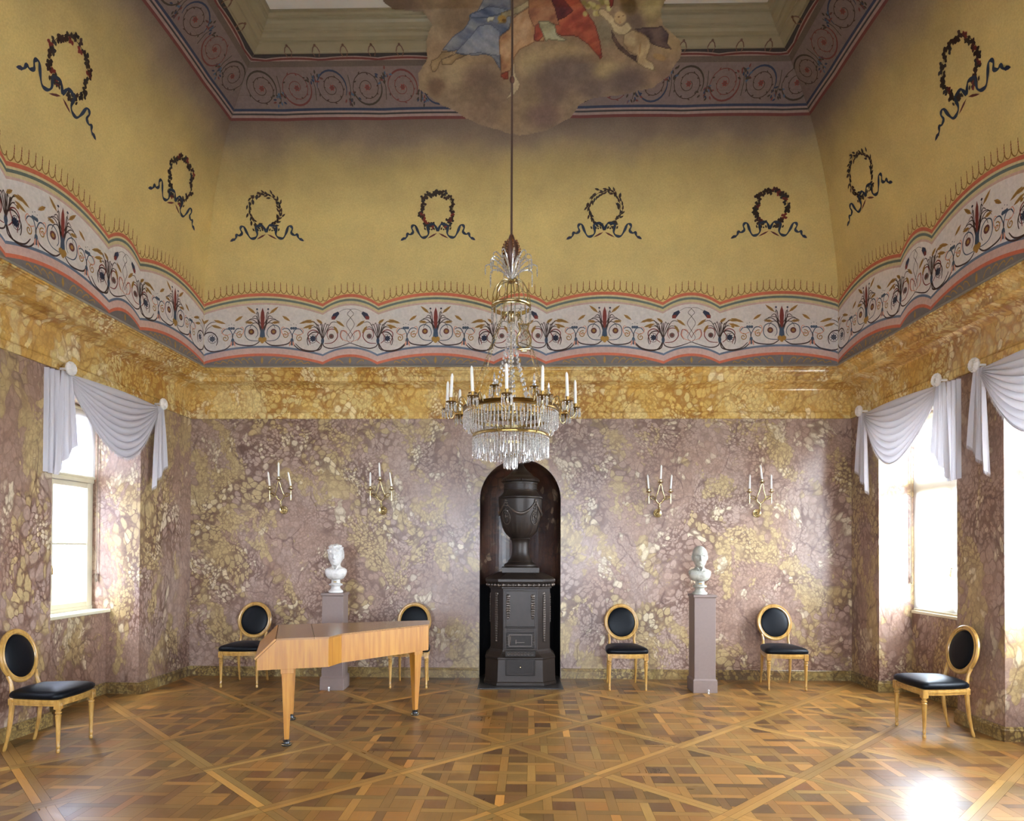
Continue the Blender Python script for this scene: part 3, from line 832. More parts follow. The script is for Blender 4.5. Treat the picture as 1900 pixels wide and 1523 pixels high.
for i, (u, kd) in enumerate(((1.127, 1), (3.235, 0), (5.26, 1), (7.25, 0))): wreath('back', u, A_of(5.745), .205, kd, 1, i + 3, .92)
for i, (sd, u, kd) in enumerate((('left', 1.215, 0), ('left', 2.99, 0), ('right', 1.215, 1), ('right', 2.86, 0))): wreath(sd, u, A_of(5.735), .225, kd, 1, i + 20, .95)

# rope loops on the foot of the stucco frame
for sd in ('back', 'left', 'right'):
    mb = MB(); u = 1.72; lo, hi = srange(sd, 1.5)
    while u < min(hi, 7.0):
        if not (sd == 'back' and 3.1 < u < 5.95):
            path = [W(sd, u - .022, 7.010, 1.345), W(sd, u - .040, 7.030, 1.385), W(sd, u - .024, 7.052, 1.42), W(sd, u, 7.064, 1.436), W(sd, u + .024, 7.052, 1.42), W(sd, u + .040, 7.030, 1.385), W(sd, u + .022, 7.010, 1.345)]
            mb.tube(path, .006, 5, 0); mb.ball(W(sd, u, 7.066, 1.437), .014, 6, 0)
        u += .305
    o = mb.build('rope_loop', plain('rope_loop_paint', (92, 60, 44), .7), cove_o[sd]); o['kind'] = 'stuff'

# ================================================================ CEILING FRESCO (paint on a plaster cloud that laps over the frame)
FP = np.array([(.59, 6.02), (.672, 6.22), (.765, 6.40), (.882, 6.565), (1.05, 6.765), (1.262, 6.962), (1.37, 7.0), (1.50, 7.06), (1.61, 7.16), (1.68, 7.25), (3.3, 7.255)])
FA = np.r_[0, np.cumsum(np.hypot(*np.diff(FP, axis=0).T))]
def fresco():
    # sheet units: X across, Y down
    s = np.arange(2.55, 6.35, .0095); a = np.arange(.36, 2.62, .0095)
    Sg, Ag = np.meshgrid(s, a)
    X = 965 + (Sg - 4.24) * np.interp(Ag, [0, .625, 1.25, 1.697, 2.59], [156.2, 161.8, 171.4, 180.7, 206.0])
    Y = np.interp(Ag, [0, .179, .357, .536, .715, .893, 1.072, 1.251, 1.429, 1.519, 1.608, 1.697, 1.876, 2.144, 2.59], [337.6, 306, 273.7, 240.7, 207, 172.4, 137.6, 103.7, 70.3, 51.3, 31.6, 13.7, -12.8, -55.4, -134.6])
    rs = np.random.RandomState(4)
    def vn2(U, V, seed, oct=3):
        r = np.random.RandomState(seed); g0 = r.rand(97, 97); out = 0; amp = 1; tot = 0
        for o in range(oct):
            u = U * 2 ** o + 300; v = V * 2 ** o + 300; i = np.floor(u).astype(int); j = np.floor(v).astype(int); fu = u - i; fv = v - j
            fu = fu * fu * (3 - 2 * fu); fv = fv * fv * (3 - 2 * fv); G = lambda a_, b_: g0[b_ % 97, a_ % 97]
            out = out + amp * ((G(i, j) * (1 - fu) + G(i + 1, j) * fu) * (1 - fv) + (G(i, j + 1) * (1 - fu) + G(i + 1, j + 1) * fu) * fv); tot += amp; amp *= .5
        return out / tot
    def vnoise(sc, seed, oct=4):
        r = np.random.RandomState(seed); out = np.zeros_like(X); amp = 1; tot = 0
        for o in range(oct):
            g = r.rand(80, 80); u = (X - 600) / sc * (2 ** o); v = (Y + 200) / sc * (2 ** o)
            i = np.floor(u).astype(int); j = np.floor(v).astype(int); fu = u - i; fv = v - j
            fu = fu * fu * (3 - 2 * fu); fv = fv * fv * (3 - 2 * fv)
            G = lambda a_, b_: g[b_ % 80, a_ % 80]
            out += amp * ((G(i, j) * (1 - fu) + G(i + 1, j) * fu) * (1 - fv) + (G(i, j + 1) * (1 - fu) + G(i + 1, j + 1) * fu) * fv)
            tot += amp; amp *= .55
        return out / tot - .5
    n1, n2, n3 = vnoise(60, 1), vnoise(22, 2), vnoise(8, 3, 2)
    def inpoly(pts, wob=0.0):
        x = X + n2 * wob; y = Y + n1 * wob; ins = np.zeros(X.shape, bool); n = len(pts)
        for i in range(n):
            x0, y0 = pts[i]; x1, y1 = pts[(i + 1) % n]
            if y0 == y1: continue
            c = ((y0 > y) != (y1 > y)) & (x < (x1 - x0) * (y - y0) / (y1 - y0) + x0); ins ^= c
        return ins
    col = np.zeros(X.shape + (3,)); col[:] = (146, 120, 92)
    def blend(w, rgb):
        nonlocal col
        col = col * (1 - w[..., None]) + np.array(rgb, float) * w[..., None]
    def ell(cx, cy, rx, ry, rot, rgb, soft=.5, al=1.0, wob=0.0):
        dx = X + n2 * wob - cx; dy = Y + n1 * wob - cy; c_, s_ = math.cos(rot), math.sin(rot)
        r = np.hypot((dx * c_ + dy * s_) / rx, (-dx * s_ + dy * c_) / ry)
        w = np.clip((1 - r) / soft, 0, 1); blend(w * w * (3 - 2 * w) * al, rgb)
    # clouds
    for c in [(740, 0, 60, 40, 0, (104, 82, 66)), (700, -30, 90, 40, 0, (120, 96, 76)), (815, 40, 36, 90, 0, (158, 132, 100)), (850, 30, 60, 60, .3, (122, 96, 70)), (805, 100, 30, 50, .2, (150, 122, 92)),
              (800, 150, 42, 40, 0, (156, 128, 94)), (806, 160, 26, 26, 0, (116, 88, 68)), (860, 130, 60, 45, 0, (172, 146, 108)), (890, 150, 50, 50, 0, (112, 88, 72)), (900, 185, 75, 50, 0, (128, 102, 80)),
              (850, 180, 50, 34, 0, (138, 112, 86)), (900, 215, 56, 28, 0, (140, 112, 88)), (950, 215, 40, 40, 0, (146, 118, 88)), (985, 115, 34, 40, 0, (176, 150, 108)), (1040, 95, 70, 28, 0, (172, 146, 104)),
              (1020, 160, 62, 62, 0, (110, 88, 76)), (1060, 130, 60, 46, 0, (114, 94, 82)), (985, 190, 30, 60, 0, (140, 114, 84)), (1010, 215, 50, 34, 0, (118, 90, 78)), (1130, 130, 40, 26, 0, (176, 150, 104)),
              (1120, 60, 30, 40, 0, (132, 118, 92)), (1165, 150, 60, 34, 0, (104, 84, 76)), (1100, 165, 50, 30, 0, (116, 94, 82)), (1220, 130, 44, 40, 0, (144, 116, 92)), (1240, 80, 34, 44, 0, (166, 138, 98)),
              (1200, 30, 46, 40, 0, (150, 126, 84)), (1215, 8, 30, 30, 0, (176, 156, 104)), (1180, 40, 30, 30, 0, (110, 88, 74)), (1240, 150, 30, 26, 0, (130, 104, 84))]:
        ell(*c, soft=.75, al=.85, wob=14)
    def drape(pts, base, hi, lo, dirn, freq, wob=3, seed=0, skew=.6):
        m = inpoly(pts, wob * .5); c_ = X * math.cos(dirn) + Y * math.sin(dirn); l_ = -X * math.sin(dirn) + Y * math.cos(dirn)
        k = freq / .25
        q_ = vn2((c_ + n1 * 26) / 13 * k, (l_ + n1 * 20) / 52 * k, 40 + int(seed)); f = (1 - np.abs(2 * q_ - 1) * 2.2)          # ridged folds
        f2 = (vn2(c_ / 20 * k, l_ / 34 * k, 60 + int(seed), 2) - .5) * 2.6
        f = np.clip(f * .55 + f2 * .8 - .05, -1, 1); w = m.astype(float)
        g_ = np.mean([base, hi, lo]); base, hi, lo = [tuple(g_ * .15 + c * .85 for c in q) for q in (base, hi, lo)]
        blend(w, base); blend(w * np.clip(f, 0, 1) * .95, hi); blend(w * np.clip(-f * 1.3, 0, 1), lo)
        er = m.copy()
        for dy, dx in ((0, 1), (0, -1), (1, 0), (-1, 0)): er &= np.roll(np.roll(m, dy, 0), dx, 1)
        blend((m & ~er) * .55, tuple(v * .62 for v in lo))
    P = lambda L, ox=760, oy=0, k=1 / 5.857: [(ox + x * k, oy + y * k) for x, y in L]
    # blue robe with two bare feet
    skin, skh, skl = (152, 118, 76), (182, 150, 104), (104, 74, 46)
    drape(P([(240, 770), (215, 700), (235, 640), (300, 610), (345, 540), (460, 530), (480, 570), (380, 620), (335, 650), (300, 730), (265, 772)]), skin, skh, skl, .6, .22)
    drape(P([(345, 690), (340, 625), (440, 590), (520, 555), (620, 585), (500, 640), (455, 690), (400, 695)]), skin, skh, skl, .9, .22)
    drape(P([(350, 520), (420, 440), (480, 370), (590, 300), (650, 200), (650, 150), (740, 110), (800, 0), (860, -120), (1100, -120), (1110, 200), (1090, 300), (985, 380), (985, 760), (960, 720), (900, 610), (830, 580), (700, 590), (560, 575), (490, 555), (520, 530), (430, 535)]), (112, 114, 124), (150, 146, 142), (66, 74, 96), 2.0, .28, seed=1)
    drape(P([(490, 555), (640, 400), (760, 260), (880, 240), (985, 330), (985, 600), (900, 590), (760, 560), (620, 580)]), (122, 124, 136), (160, 156, 152), (72, 82, 112), 2.3, .22, seed=4)
    drape(P([(835, 200), (860, 110), (890, 85), (930, 150), (920, 210), (850, 235)]), (176, 164, 136), (196, 186, 160), (110, 100, 84), 1.0, .4)
    drape(P([(660, 140), (760, 110), (860, 60), (1000, 80), (1080, 110), (990, 150), (850, 180), (760, 190), (665, 185)]), (96, 102, 120), (140, 140, 144), (60, 66, 90), 1.9, .3, seed=7)
    # orange robe and the pale arm
    drape(P([(985, 380), (1090, 300), (1110, 190), (1330, 60), (1340, -120), (1560, -120), (1520, 300), (1464, 440), (1380, 440), (1300, 480), (1200, 530), (1150, 600), (1100, 760), (990, 800), (985, 600), (970, 440)]), (176, 124, 78), (202, 158, 112), (136, 78, 46), .5, .3, seed=2)
    drape(P([(1000, 130), (1110, 100), (1200, 60), (1330, -20), (1340, 50), (1200, 140), (1060, 180), (1050, 240), (960, 240)]), (186, 166, 122), (206, 190, 146), (140, 116, 76), 1.2, .15)
    ell(932, 33, 10, 8, .2, (168, 128, 56), .4); ell(936, 36, 5, 4, 0, (112, 80, 34), .4)
    drape(P([(990, 800), (1050, 765), (1075, 770), (1080, 850), (1020, 850), (985, 825)]), (150, 56, 36), (176, 80, 50), (110, 36, 26), .6, .3)
    drape(P([(1110, 640), (1140, 640), (1160, 820), (1205, 900), (1190, 960), (1130, 1030), (1060, 1070), (1050, 1055), (1090, 1000), (1110, 900), (1120, 840)]), (182, 152, 110), (206, 180, 138), (128, 96, 66), .3, .2)
    # red robe
    Q = lambda L: P(L, 1000, 0, 1 / 6.093)
    drape(Q([(-70, 230), (-90, 0), (-60, -140), (470, -140), (480, 20), (560, 150), (650, 290), (700, 480), (722, 640), (700, 680), (640, 600), (560, 500), (430, 410), (250, 400), (120, 340), (0, 460), (-60, 450), (-40, 330)]), (160, 62, 42), (196, 100, 62), (104, 34, 34), 1.1, .26, seed=3)
    drape(Q([(-120, -140), (130, -140), (230, 230), (240, 290), (60, 240), (-60, 300), (-110, 150)]), (166, 104, 66), (190, 134, 90), (128, 66, 44), .9, .26, seed=5)
    drape(Q([(130, -40), (240, -60), (400, 130), (300, 200), (220, 230), (180, 90)]), (112, 40, 40), (140, 56, 44), (74, 26, 32), .7, .3, seed=8)
    drape(Q([(0, 230), (120, 230), (190, 280), (210, 390), (330, 450), (250, 460), (110, 440), (80, 470), (50, 380), (10, 300)]), (168, 156, 112), (194, 184, 142), (104, 92, 62), 1.3, .3)
    # basket of pale fruit
    for k in range(26): ell(1085 + rs.rand() * 48, -6 + rs.rand() * 34, 6, 6, 0, [(176, 156, 92), (196, 180, 120), (140, 124, 70)][k % 3], .5)
    drape(Q([(800, -60), (870, -60), (850, 80), (815, 110)]), (140, 46, 36), (160, 60, 44), (110, 34, 30), .5, .3)
    # winged child
    drape(Q([(1090, 330), (1200, 320), (1400, 310), (1470, 400), (1450, 500), (1500, 570), (1400, 550), (1270, 500), (1240, 430), (1130, 380)]), (92, 66, 62), (120, 94, 80), (62, 40, 44), 1.4, .3)
    drape(Q([(820, 330), (900, 480), (1040, 620), (1110, 640), (1110, 720), (1020, 650), (900, 560), (830, 440)]), (96, 68, 58), (116, 86, 70), (70, 46, 44), .8, .2)
    sk, sh, sl = (188, 156, 108), (206, 180, 130), (140, 104, 66)
    drape(Q([(690, 110), (750, 110), (860, 200), (870, 260), (930, 300), (1010, 250), (1060, 330), (990, 400), (900, 400), (850, 360), (820, 290), (730, 200), (670, 160)]), sk, sh, sl, .9, .1, 1)
    drape(Q([(960, 400), (1060, 340), (1150, 370), (1240, 430), (1270, 520), (1230, 640), (1220, 680), (1300, 730), (1320, 820), (1200, 780), (1110, 730), (1120, 640), (1020, 590), (950, 480)]), sk, sh, sl, .3, .1, 1)
    ell(1190, 97, 8, 18, .2, (206, 180, 130), .7, .6); ell(1172, 78, 14, 12, .4, (206, 182, 134), .7, .6); ell(1188, 92, 2.5, 16, .1, (138, 100, 64), .6, .6)
    ell(1224, 108, 16, 8, .4, (160, 126, 84), .4); ell(1152, 34, 13, 13, 0, (188, 156, 110), .3)
    ell(1170, 12, 20, 22, 0, (96, 72, 42), .5, 1, 8); ell(1160, 4, 12, 8, 0, (122, 94, 54), .6, .8, 6)
    ell(1150, 33, 3, 1.6, .3, (92, 60, 40), .6); ell(1158, 31, 2, 1.2, 0, (92, 60, 40), .6); ell(1152, 42, 3, 1.4, 0, (140, 80, 56), .6)
    col = .88 * col * (1 + n3[..., None] * .14 + n2[..., None] * .16 + n1[..., None] * .1)
    mask = inpoly([(800, -118), (700, -96), (622, -80), (600, -50), (640, -28), (700, -14), (712, 4), (726, 14), (783, 19), (798, 42), (789, 68), (792, 108), (772, 133), (775, 162), (806, 186), (840, 203), (869, 222), (891, 231), (937, 245), (965, 251), (1016, 242), (1056, 222), (1073, 199), (1102, 183), (1147, 177), (1215, 166), (1240, 148), (1266, 108), (1262, 76), (1234, 51), (1228, 24), (1240, 4), (1292, -16), (1330, -40), (1318, -72), (1250, -88), (1180, -110), (1100, -116), (1000, -126), (900, -112)], 8)
    idx = -np.ones(X.shape, int)
    fm = mask[:-1, :-1] & mask[1:, :-1] & mask[:-1, 1:] & mask[1:, 1:]
    need = np.zeros(X.shape, bool); need[:-1, :-1] |= fm; need[1:, :-1] |= fm; need[:-1, 1:] |= fm; need[1:, 1:] |= fm
    idx[need] = np.arange(need.sum())
    d = np.interp(Ag, FA, FP[:, 0]); z = np.interp(Ag, FA, FP[:, 1])
    pts = BL[None, None] + BD[None, None] * Sg[..., None] + nB[None, None] * d[..., None]; pts[..., 2] = z
    F = np.stack([idx[:-1, :-1][fm], idx[:-1, 1:][fm], idx[1:, 1:][fm], idx[1:, :-1][fm]], 1)
    me = bpy.data.meshes.new('painted_fresco'); me.from_pydata(pts[need].tolist(), [], F.tolist())
    c = np.clip(col[need] / 255., 0, 1); c = np.where(c <= .04045, c / 12.92, ((c + .055) / 1.055) ** 2.4)
    A = me.color_attributes.new('pigment', 'FLOAT_COLOR', 'POINT')
    A.data.foreach_set('color', np.c_[c, np.ones(len(c))].ravel().astype(np.float32))
    me.polygons.foreach_set('use_smooth', [True] * len(me.polygons)); me.update()
    t = NT('fresco_pigment')
    at = t.n('ShaderNodeAttribute', attribute_name='pigment').outputs['Color']
    nn = t.noise(t.pos(), 50, 3, .7)
    t.set(Base_Color=t.mix(1.0, at, t.ramp(nn, [(.3, (.9, .9, .9, 1)), (.7, (1.1, 1.1, 1.1, 1))]), 'MULTIPLY'), Roughness=.75, Specular_IOR_Level=.2)
    me.materials.append(t.mat)
    o = bpy.data.objects.new('painted_fresco', me); COL.objects.link(o); o.parent = ceiling
    o['label'] = 'fresco of robed figures and a winged child on brown clouds'
fresco()

# ================================================================ BASEBOARDS
def plan_sweep(name, path, prof, mat, closed=False):
    """path: plan points, room lies to the left-hand normal given by nrm; prof: (distance into the room, z)"""
    P = [np.array(p[:2], float) for p in path]; n = len(P); mit = []
    for i in range(n):
        ns = []
        for a, b in ((i - 1, i), (i, i + 1)):
            if a < 0 or b >= n: continue
            t = P[b] - P[a]; t /= np.hypot(*t); ns.append(np.array([t[1], -t[0]]))
        if len(ns) == 2: mit.append(np.linalg.solve(np.array(ns), [1, 1]) if abs(np.cross(ns[0], ns[1])) > 1e-4 else ns[0])
        else: mit.append(ns[0])
    mb = MB(); rows = [[(*(P[i] + mit[i] * d), z) for i in range(n)] for d, z in prof]
    mb.loft(rows, 0, False, False)
    return struct(mb.build(name, mat))
BPROF = [(.0, .125), (.010, .124), (.014, .116), (.014, .104), (.022, .098), (.022, 0.0)]
def niche_path(side, L):
    pts = [(0, 0)]
    for a, b in WIN[side]['n']:
        if a > L: break
        pts += [(a, 0), (a, AP), (b, AP), (b, 0)]
    pts.append((L, 0)); return [W(side, s, 0, o) for s, o in pts]
plan_sweep('baseboard_left', niche_path('left', LEN['left'])[::-1], BPROF, BASEM)
plan_sweep('baseboard_right', niche_path('right', LEN['right']), BPROF, BASEM)
plan_sweep('baseboard_back', [W('back', 0, 0), W('back', NA - .01, 0)], BPROF, BASEM)
plan_sweep('baseboard_back', [W('back', NB_ + .01, 0), W('back', LEN['back'], 0)], BPROF, BASEM)

# ================================================================ PARQUET FLOOR
def floor():
    mb = MB(); rr = random.Random(2)
    H = .7277; gx, gz, ga = .0228, 7.897, -.0281; ca, sa = math.cos(ga), math.sin(ga)
    W2 = lambda x, y: (gx + ca * x - sa * y, gz + sa * x + ca * y)
    def colr(kind):
        b = rr.gauss(1, .10); h = rr.gauss(0, .03)
        base = {'strip': (132, 94, 44), 'square': (123, 86, 39), 'border': (142, 104, 50)}[kind]
        if kind == 'square' and rr.random() < .28: base = (96, 64, 34)
        if kind == 'strip' and rr.random() < .12: base = (98, 66, 34)
        c = lin(*[min(255, max(0, v * b * (1 + h * k))) for v, k in zip(base, (1, 0, -1))])
        return (c[0], c[1], c[2], 1)
    def clip(poly, a, b, c):       # keep a*x+b*y <= c
        out = []
        for i in range(len(poly)):
            p, q_ = poly[i], poly[(i + 1) % len(poly)]; fp = a * p[0] + b * p[1] - c; fq = a * q_[0] + b * q_[1] - c
            if fp <= 0: out.append(p)
            if (fp < 0 < fq) or (fq < 0 < fp):
                t = fp / (fp - fq); out.append((p[0] + (q_[0] - p[0]) * t, p[1] + (q_[1] - p[1]) * t))
        return out
    bw = .052; rin = H - bw * math.sqrt(2) - .001; cell = 2 * H / 7; ws = .062; g = .0007
    rects = []
    K = range(-4, 5)
    for i in K:
        for j in K:
            x, y = (i) * cell, (j) * cell
            # square between strips
            rects.append((x + ws / 2, x + cell - ws / 2, y + ws / 2, y + cell - ws / 2, 'square', 0 if (i + j) % 2 else 1))
            if (i + j) % 2: rects.append((x - ws / 2, x + ws / 2, y - cell + ws / 2, y + cell - ws / 2, 'strip', 1))
            else: rects.append((x - cell + ws / 2, x + cell - ws / 2, y - ws / 2, y + ws / 2, 'strip', 0))
    R = 9
    def inroom(x, y): return -5.3 < x < 5.3 and YN - .3 < y < 9.5
    for i in range(-R, R + 1):
        for j in range(-R - 3, R + 6):
            if (i + j) % 2: continue
            cx, cy = i * H, -j * H
            if not inroom(*W2(cx, cy)): continue
            for x0, x1, y0, y1, kd, dr in rects:
                po = [(x0 + g, y0 + g), (x1 - g, y0 + g), (x1 - g, y1 - g), (x0 + g, y1 - g)]
                for a, b in ((1, 1), (1, -1), (-1, 1), (-1, -1)):
                    po = clip(po, a, b, rin)
                    if len(po) < 3: break
                if len(po) < 3: continue
                o1, o2 = rr.random() * 20, rr.random() * 20
                pts = [W2(cx + p[0], cy + p[1]) for p in po]
                uv = [((p[1], p[0]) if dr else (p[0], p[1])) for p in po]
                mb.face([(x, y, 0) for x, y in pts], 0, [(u + o1, v + o2) for u, v in uv], colr(kd))
    # diagonal border planks along every lattice line
    q2 = math.sqrt(2) / 2
    for i in range(-R, R + 1):
        for j in range(-R - 3, R + 6):
            if (i + j) % 2 == 0: continue
            ax, ay = i * H, -j * H
            if not inroom(*W2(ax, ay)): continue
            for dx, dy, cut in ((1, 1, 0), (1, -1, 1)):
                L = H * math.sqrt(2); t = (dx * q2, dy * q2); nn = (-t[1], t[0])
                e0, e1 = (bw + .0005, L - bw - .0005) if cut else (-bw, L - bw)
                for sg in (-1, 1):
                    lo, hi = (g, bw - g) if sg > 0 else (-bw + g, -g)
                    po = [(ax + t[0] * e + nn[0] * w, ay + t[1] * e + nn[1] * w) for e, w in ((e0 + g, lo), (e1 - g, lo), (e1 - g, hi), (e0 + g, hi))]
                    o1, o2 = rr.random() * 20, rr.random() * 20
                    mb.face([(*W2(*p), 0) for p in po], 0, [(o1, o2 + lo), (o1 + L, o2 + lo), (o1 + L, o2 + hi), (o1, o2 + hi)], colr('border'))
    mb.face([(-5.4, YN - .3, -.004), (5.4, YN - .3, -.004), (5.4, 9.6, -.004), (-5.4, 9.6, -.004)], 1)
    return struct(mb.build('floor', [M_FLOOR, M_GAP]))
floor_o = floor()

# ================================================================ WINDOWS
def window(idx, side, s0, s1, off, blind_full):
    n = Vector(SIDE[side][2]); D = Vector(SIDE[side][1])
    T = lambda p: W(side, p[0], p[2], off + p[1])            # p = (s, outwards<0, z)
    B = lambda mb, a, b, z0, z1, y0, y1, m=0: mb.box(a, b, y0, y1, z0, z1, m, T, .004)
    w = bpy.data.objects.new('window_%d' % idx, None); COL.objects.link(w); struct(w)
    w['label'] = 'tall casement window in the %s wall' % side  # those in the near wall are added for frontal light
    z0, z1 = SILL + .015, 3.12; zt = 2.40
    mb = MB(); B(mb, s0 - .01, s0 + .05, z0, z1 + .08, -.09, 0); B(mb, s1 - .05, s1 + .01, z0, z1 + .08, -.09, 0); B(mb, s0, s1, z1, z1 + .08, -.09, 0); B(mb, s0, s1, z0 - .02, z0 + .03, -.09, 0.01); B(mb, s0, s1, zt - .04, zt + .04, -.10, .015)
    fr = mb.build('window_frame', M_WINW, w)
    mid = (s0 + s1) / 2
    for a, b in ((s0 + .05, mid), (mid, s1 - .05)):
        mb = MB(); q = .055
        B(mb, a, a + q, z0 + .03, zt - .045, -.07, .012); B(mb, b - q, b, z0 + .03, zt - .045, -.07, .012)
        B(mb, a + q, b - q, z0 + .03, z0 + .03 + q, -.07, .010); B(mb, a + q, b - q, zt - .045 - q, zt - .045, -.07, .010)
        zm = z0 + (zt - z0) * .5
        B(mb, a + q, b - q, zm - .012, zm + .012, -.05, .005)
        c = mb.build('casement', M_WINW, w)
        mb = MB(); mb.face([T((a + q, -.03, z0 + .05)), T((b - q, -.03, z0 + .05)), T((b - q, -.03, zt - .06)), T((a + q, -.03, zt - .06))]); mb.build('pane', M_GLASS, c)
        mb = MB(); B(mb, a, a + .045, zt + .04, z1, -.07, .0); B(mb, b - .045, b, zt + .04, z1, -.07, 0); B(mb, a, b, zt + .04, zt + .085, -.07, 0); B(mb, a, b, z1 - .04, z1, -.07, 0)
        c = mb.build('transom_light', M_WINW, w)
        mb = MB(); mb.face([T((a + .04, -.03, zt + .07)), T((b - .04, -.03, zt + .07)), T((b - .04, -.03, z1 - .03)), T((a + .04, -.03, z1 - .03))]); mb.build('pane', M_GLASS, c)
    mb = MB(); mb.tube([T((mid, .02, 1.45)), T((mid, .045, 1.45)), T((mid, .05, 1.40)), T((mid, .05, 1.36))], .008, 6); mb.build('window_handle', M_BRASS, w)
    if side == 'left': B2 = (AP - off + .055)
    else: B2 = (AP - off + .012)
    mb = MB(); mb.box(s0 + .002, s1 - .002, -.04, B2, SILL - .03, SILL + .006, 0, T, .006); mb.build('window_sill', M_SILL, w)
    # roller blind: rolled half way on the left, fully drawn on the sunny right side
    zb = zt + .03 if not blind_full else SILL + .03
    mb = MB(); N = 20
    mb.grid(lambda u, v: T((s0 + .02 + (s1 - s0 - .04) * u, .035 + .004 * math.sin(u * 9 + v * 4), zb + (z1 + .04 - zb) * v)), N, 6)
    bl = mb.build('roller_blind', M_BLIND, w, smooth=60)
    mb = MB(); mb.box(s0 + .02, s1 - .02, .028, .044, zb - .028, zb, 0, T, .004); mb.build('blind_rail', M_SILL, bl)
    mb = MB(); mb.tube([T((s0 + .01, .035, z1 + .05)), T((s1 - .01, .035, z1 + .05))], .022, 10); mb.build('blind_roller', M_SILL, bl)
    # cords with a wound knot
    mb = MB()
    for dx in (0, .014): mb.tube([T((s0 + .022 + dx, .07, z)) for z in (3.1, 2.6, 2.1, 1.6, 1.33)], .0028, 5)
    mb.tube([T((s0 + .03 + .016 * math.cos(t), .07, 1.30 + .045 * math.sin(t))) for t in np.linspace(0, 2 * PI, 13)], .006, 6)
    mb.tube([T((s0 + .035, .07, 1.27)), T((s0 + .05, .08, 1.22)), T((s0 + .03, .08, 1.16))], .003, 5)
    mb.build('blind_cord', M_CORD, bl)
    c = Vector(T((mid, -.13, (SILL + 3.19) / 2)))
    portal(c, n, s1 - s0, 3.19 - SILL)
k = 1
for side in ('left', 'right', 'near'):
    for a, b in WIN[side]['n']:
        window(k, side, a, b, WIN[side]['off'], side == 'right'); k += 1

M_GROUND = plain('added_ground', (112, 106, 98), .9, var=.08, nscale=1)
M_BOUNCE = plain('bounce_slab', (218, 222, 220), .9, var=.05, nscale=1)
mb = MB(); mb.box(-60, 60, -60, 60, -4.2, -4.0); struct(mb.build('floor', M_GROUND), 'unseen ground added far below the windows')  # unseen ground, added to cut light rising through the windows
mb = MB(); mb.box(-22, 22, -34, YN - .75, -.5, -.3); struct(mb.build('floor', M_BOUNCE), 'unseen pale reflector slab added behind the viewer')  # unseen slab, added to bounce daylight through the near windows onto the cove
# courtyard: the wing across the yard seen (and dimming the sky) through the left windows
M_YARD = plain('yard_render', (108, 106, 116), .9, var=.05, nscale=1)
mb = MB(); mb.box(-13.5, -12.5, -12, 22, -4, 15); 
struct(mb.build('wall_courtyard', M_YARD), 'rendered wall of the wing across the yard outside the left windows')

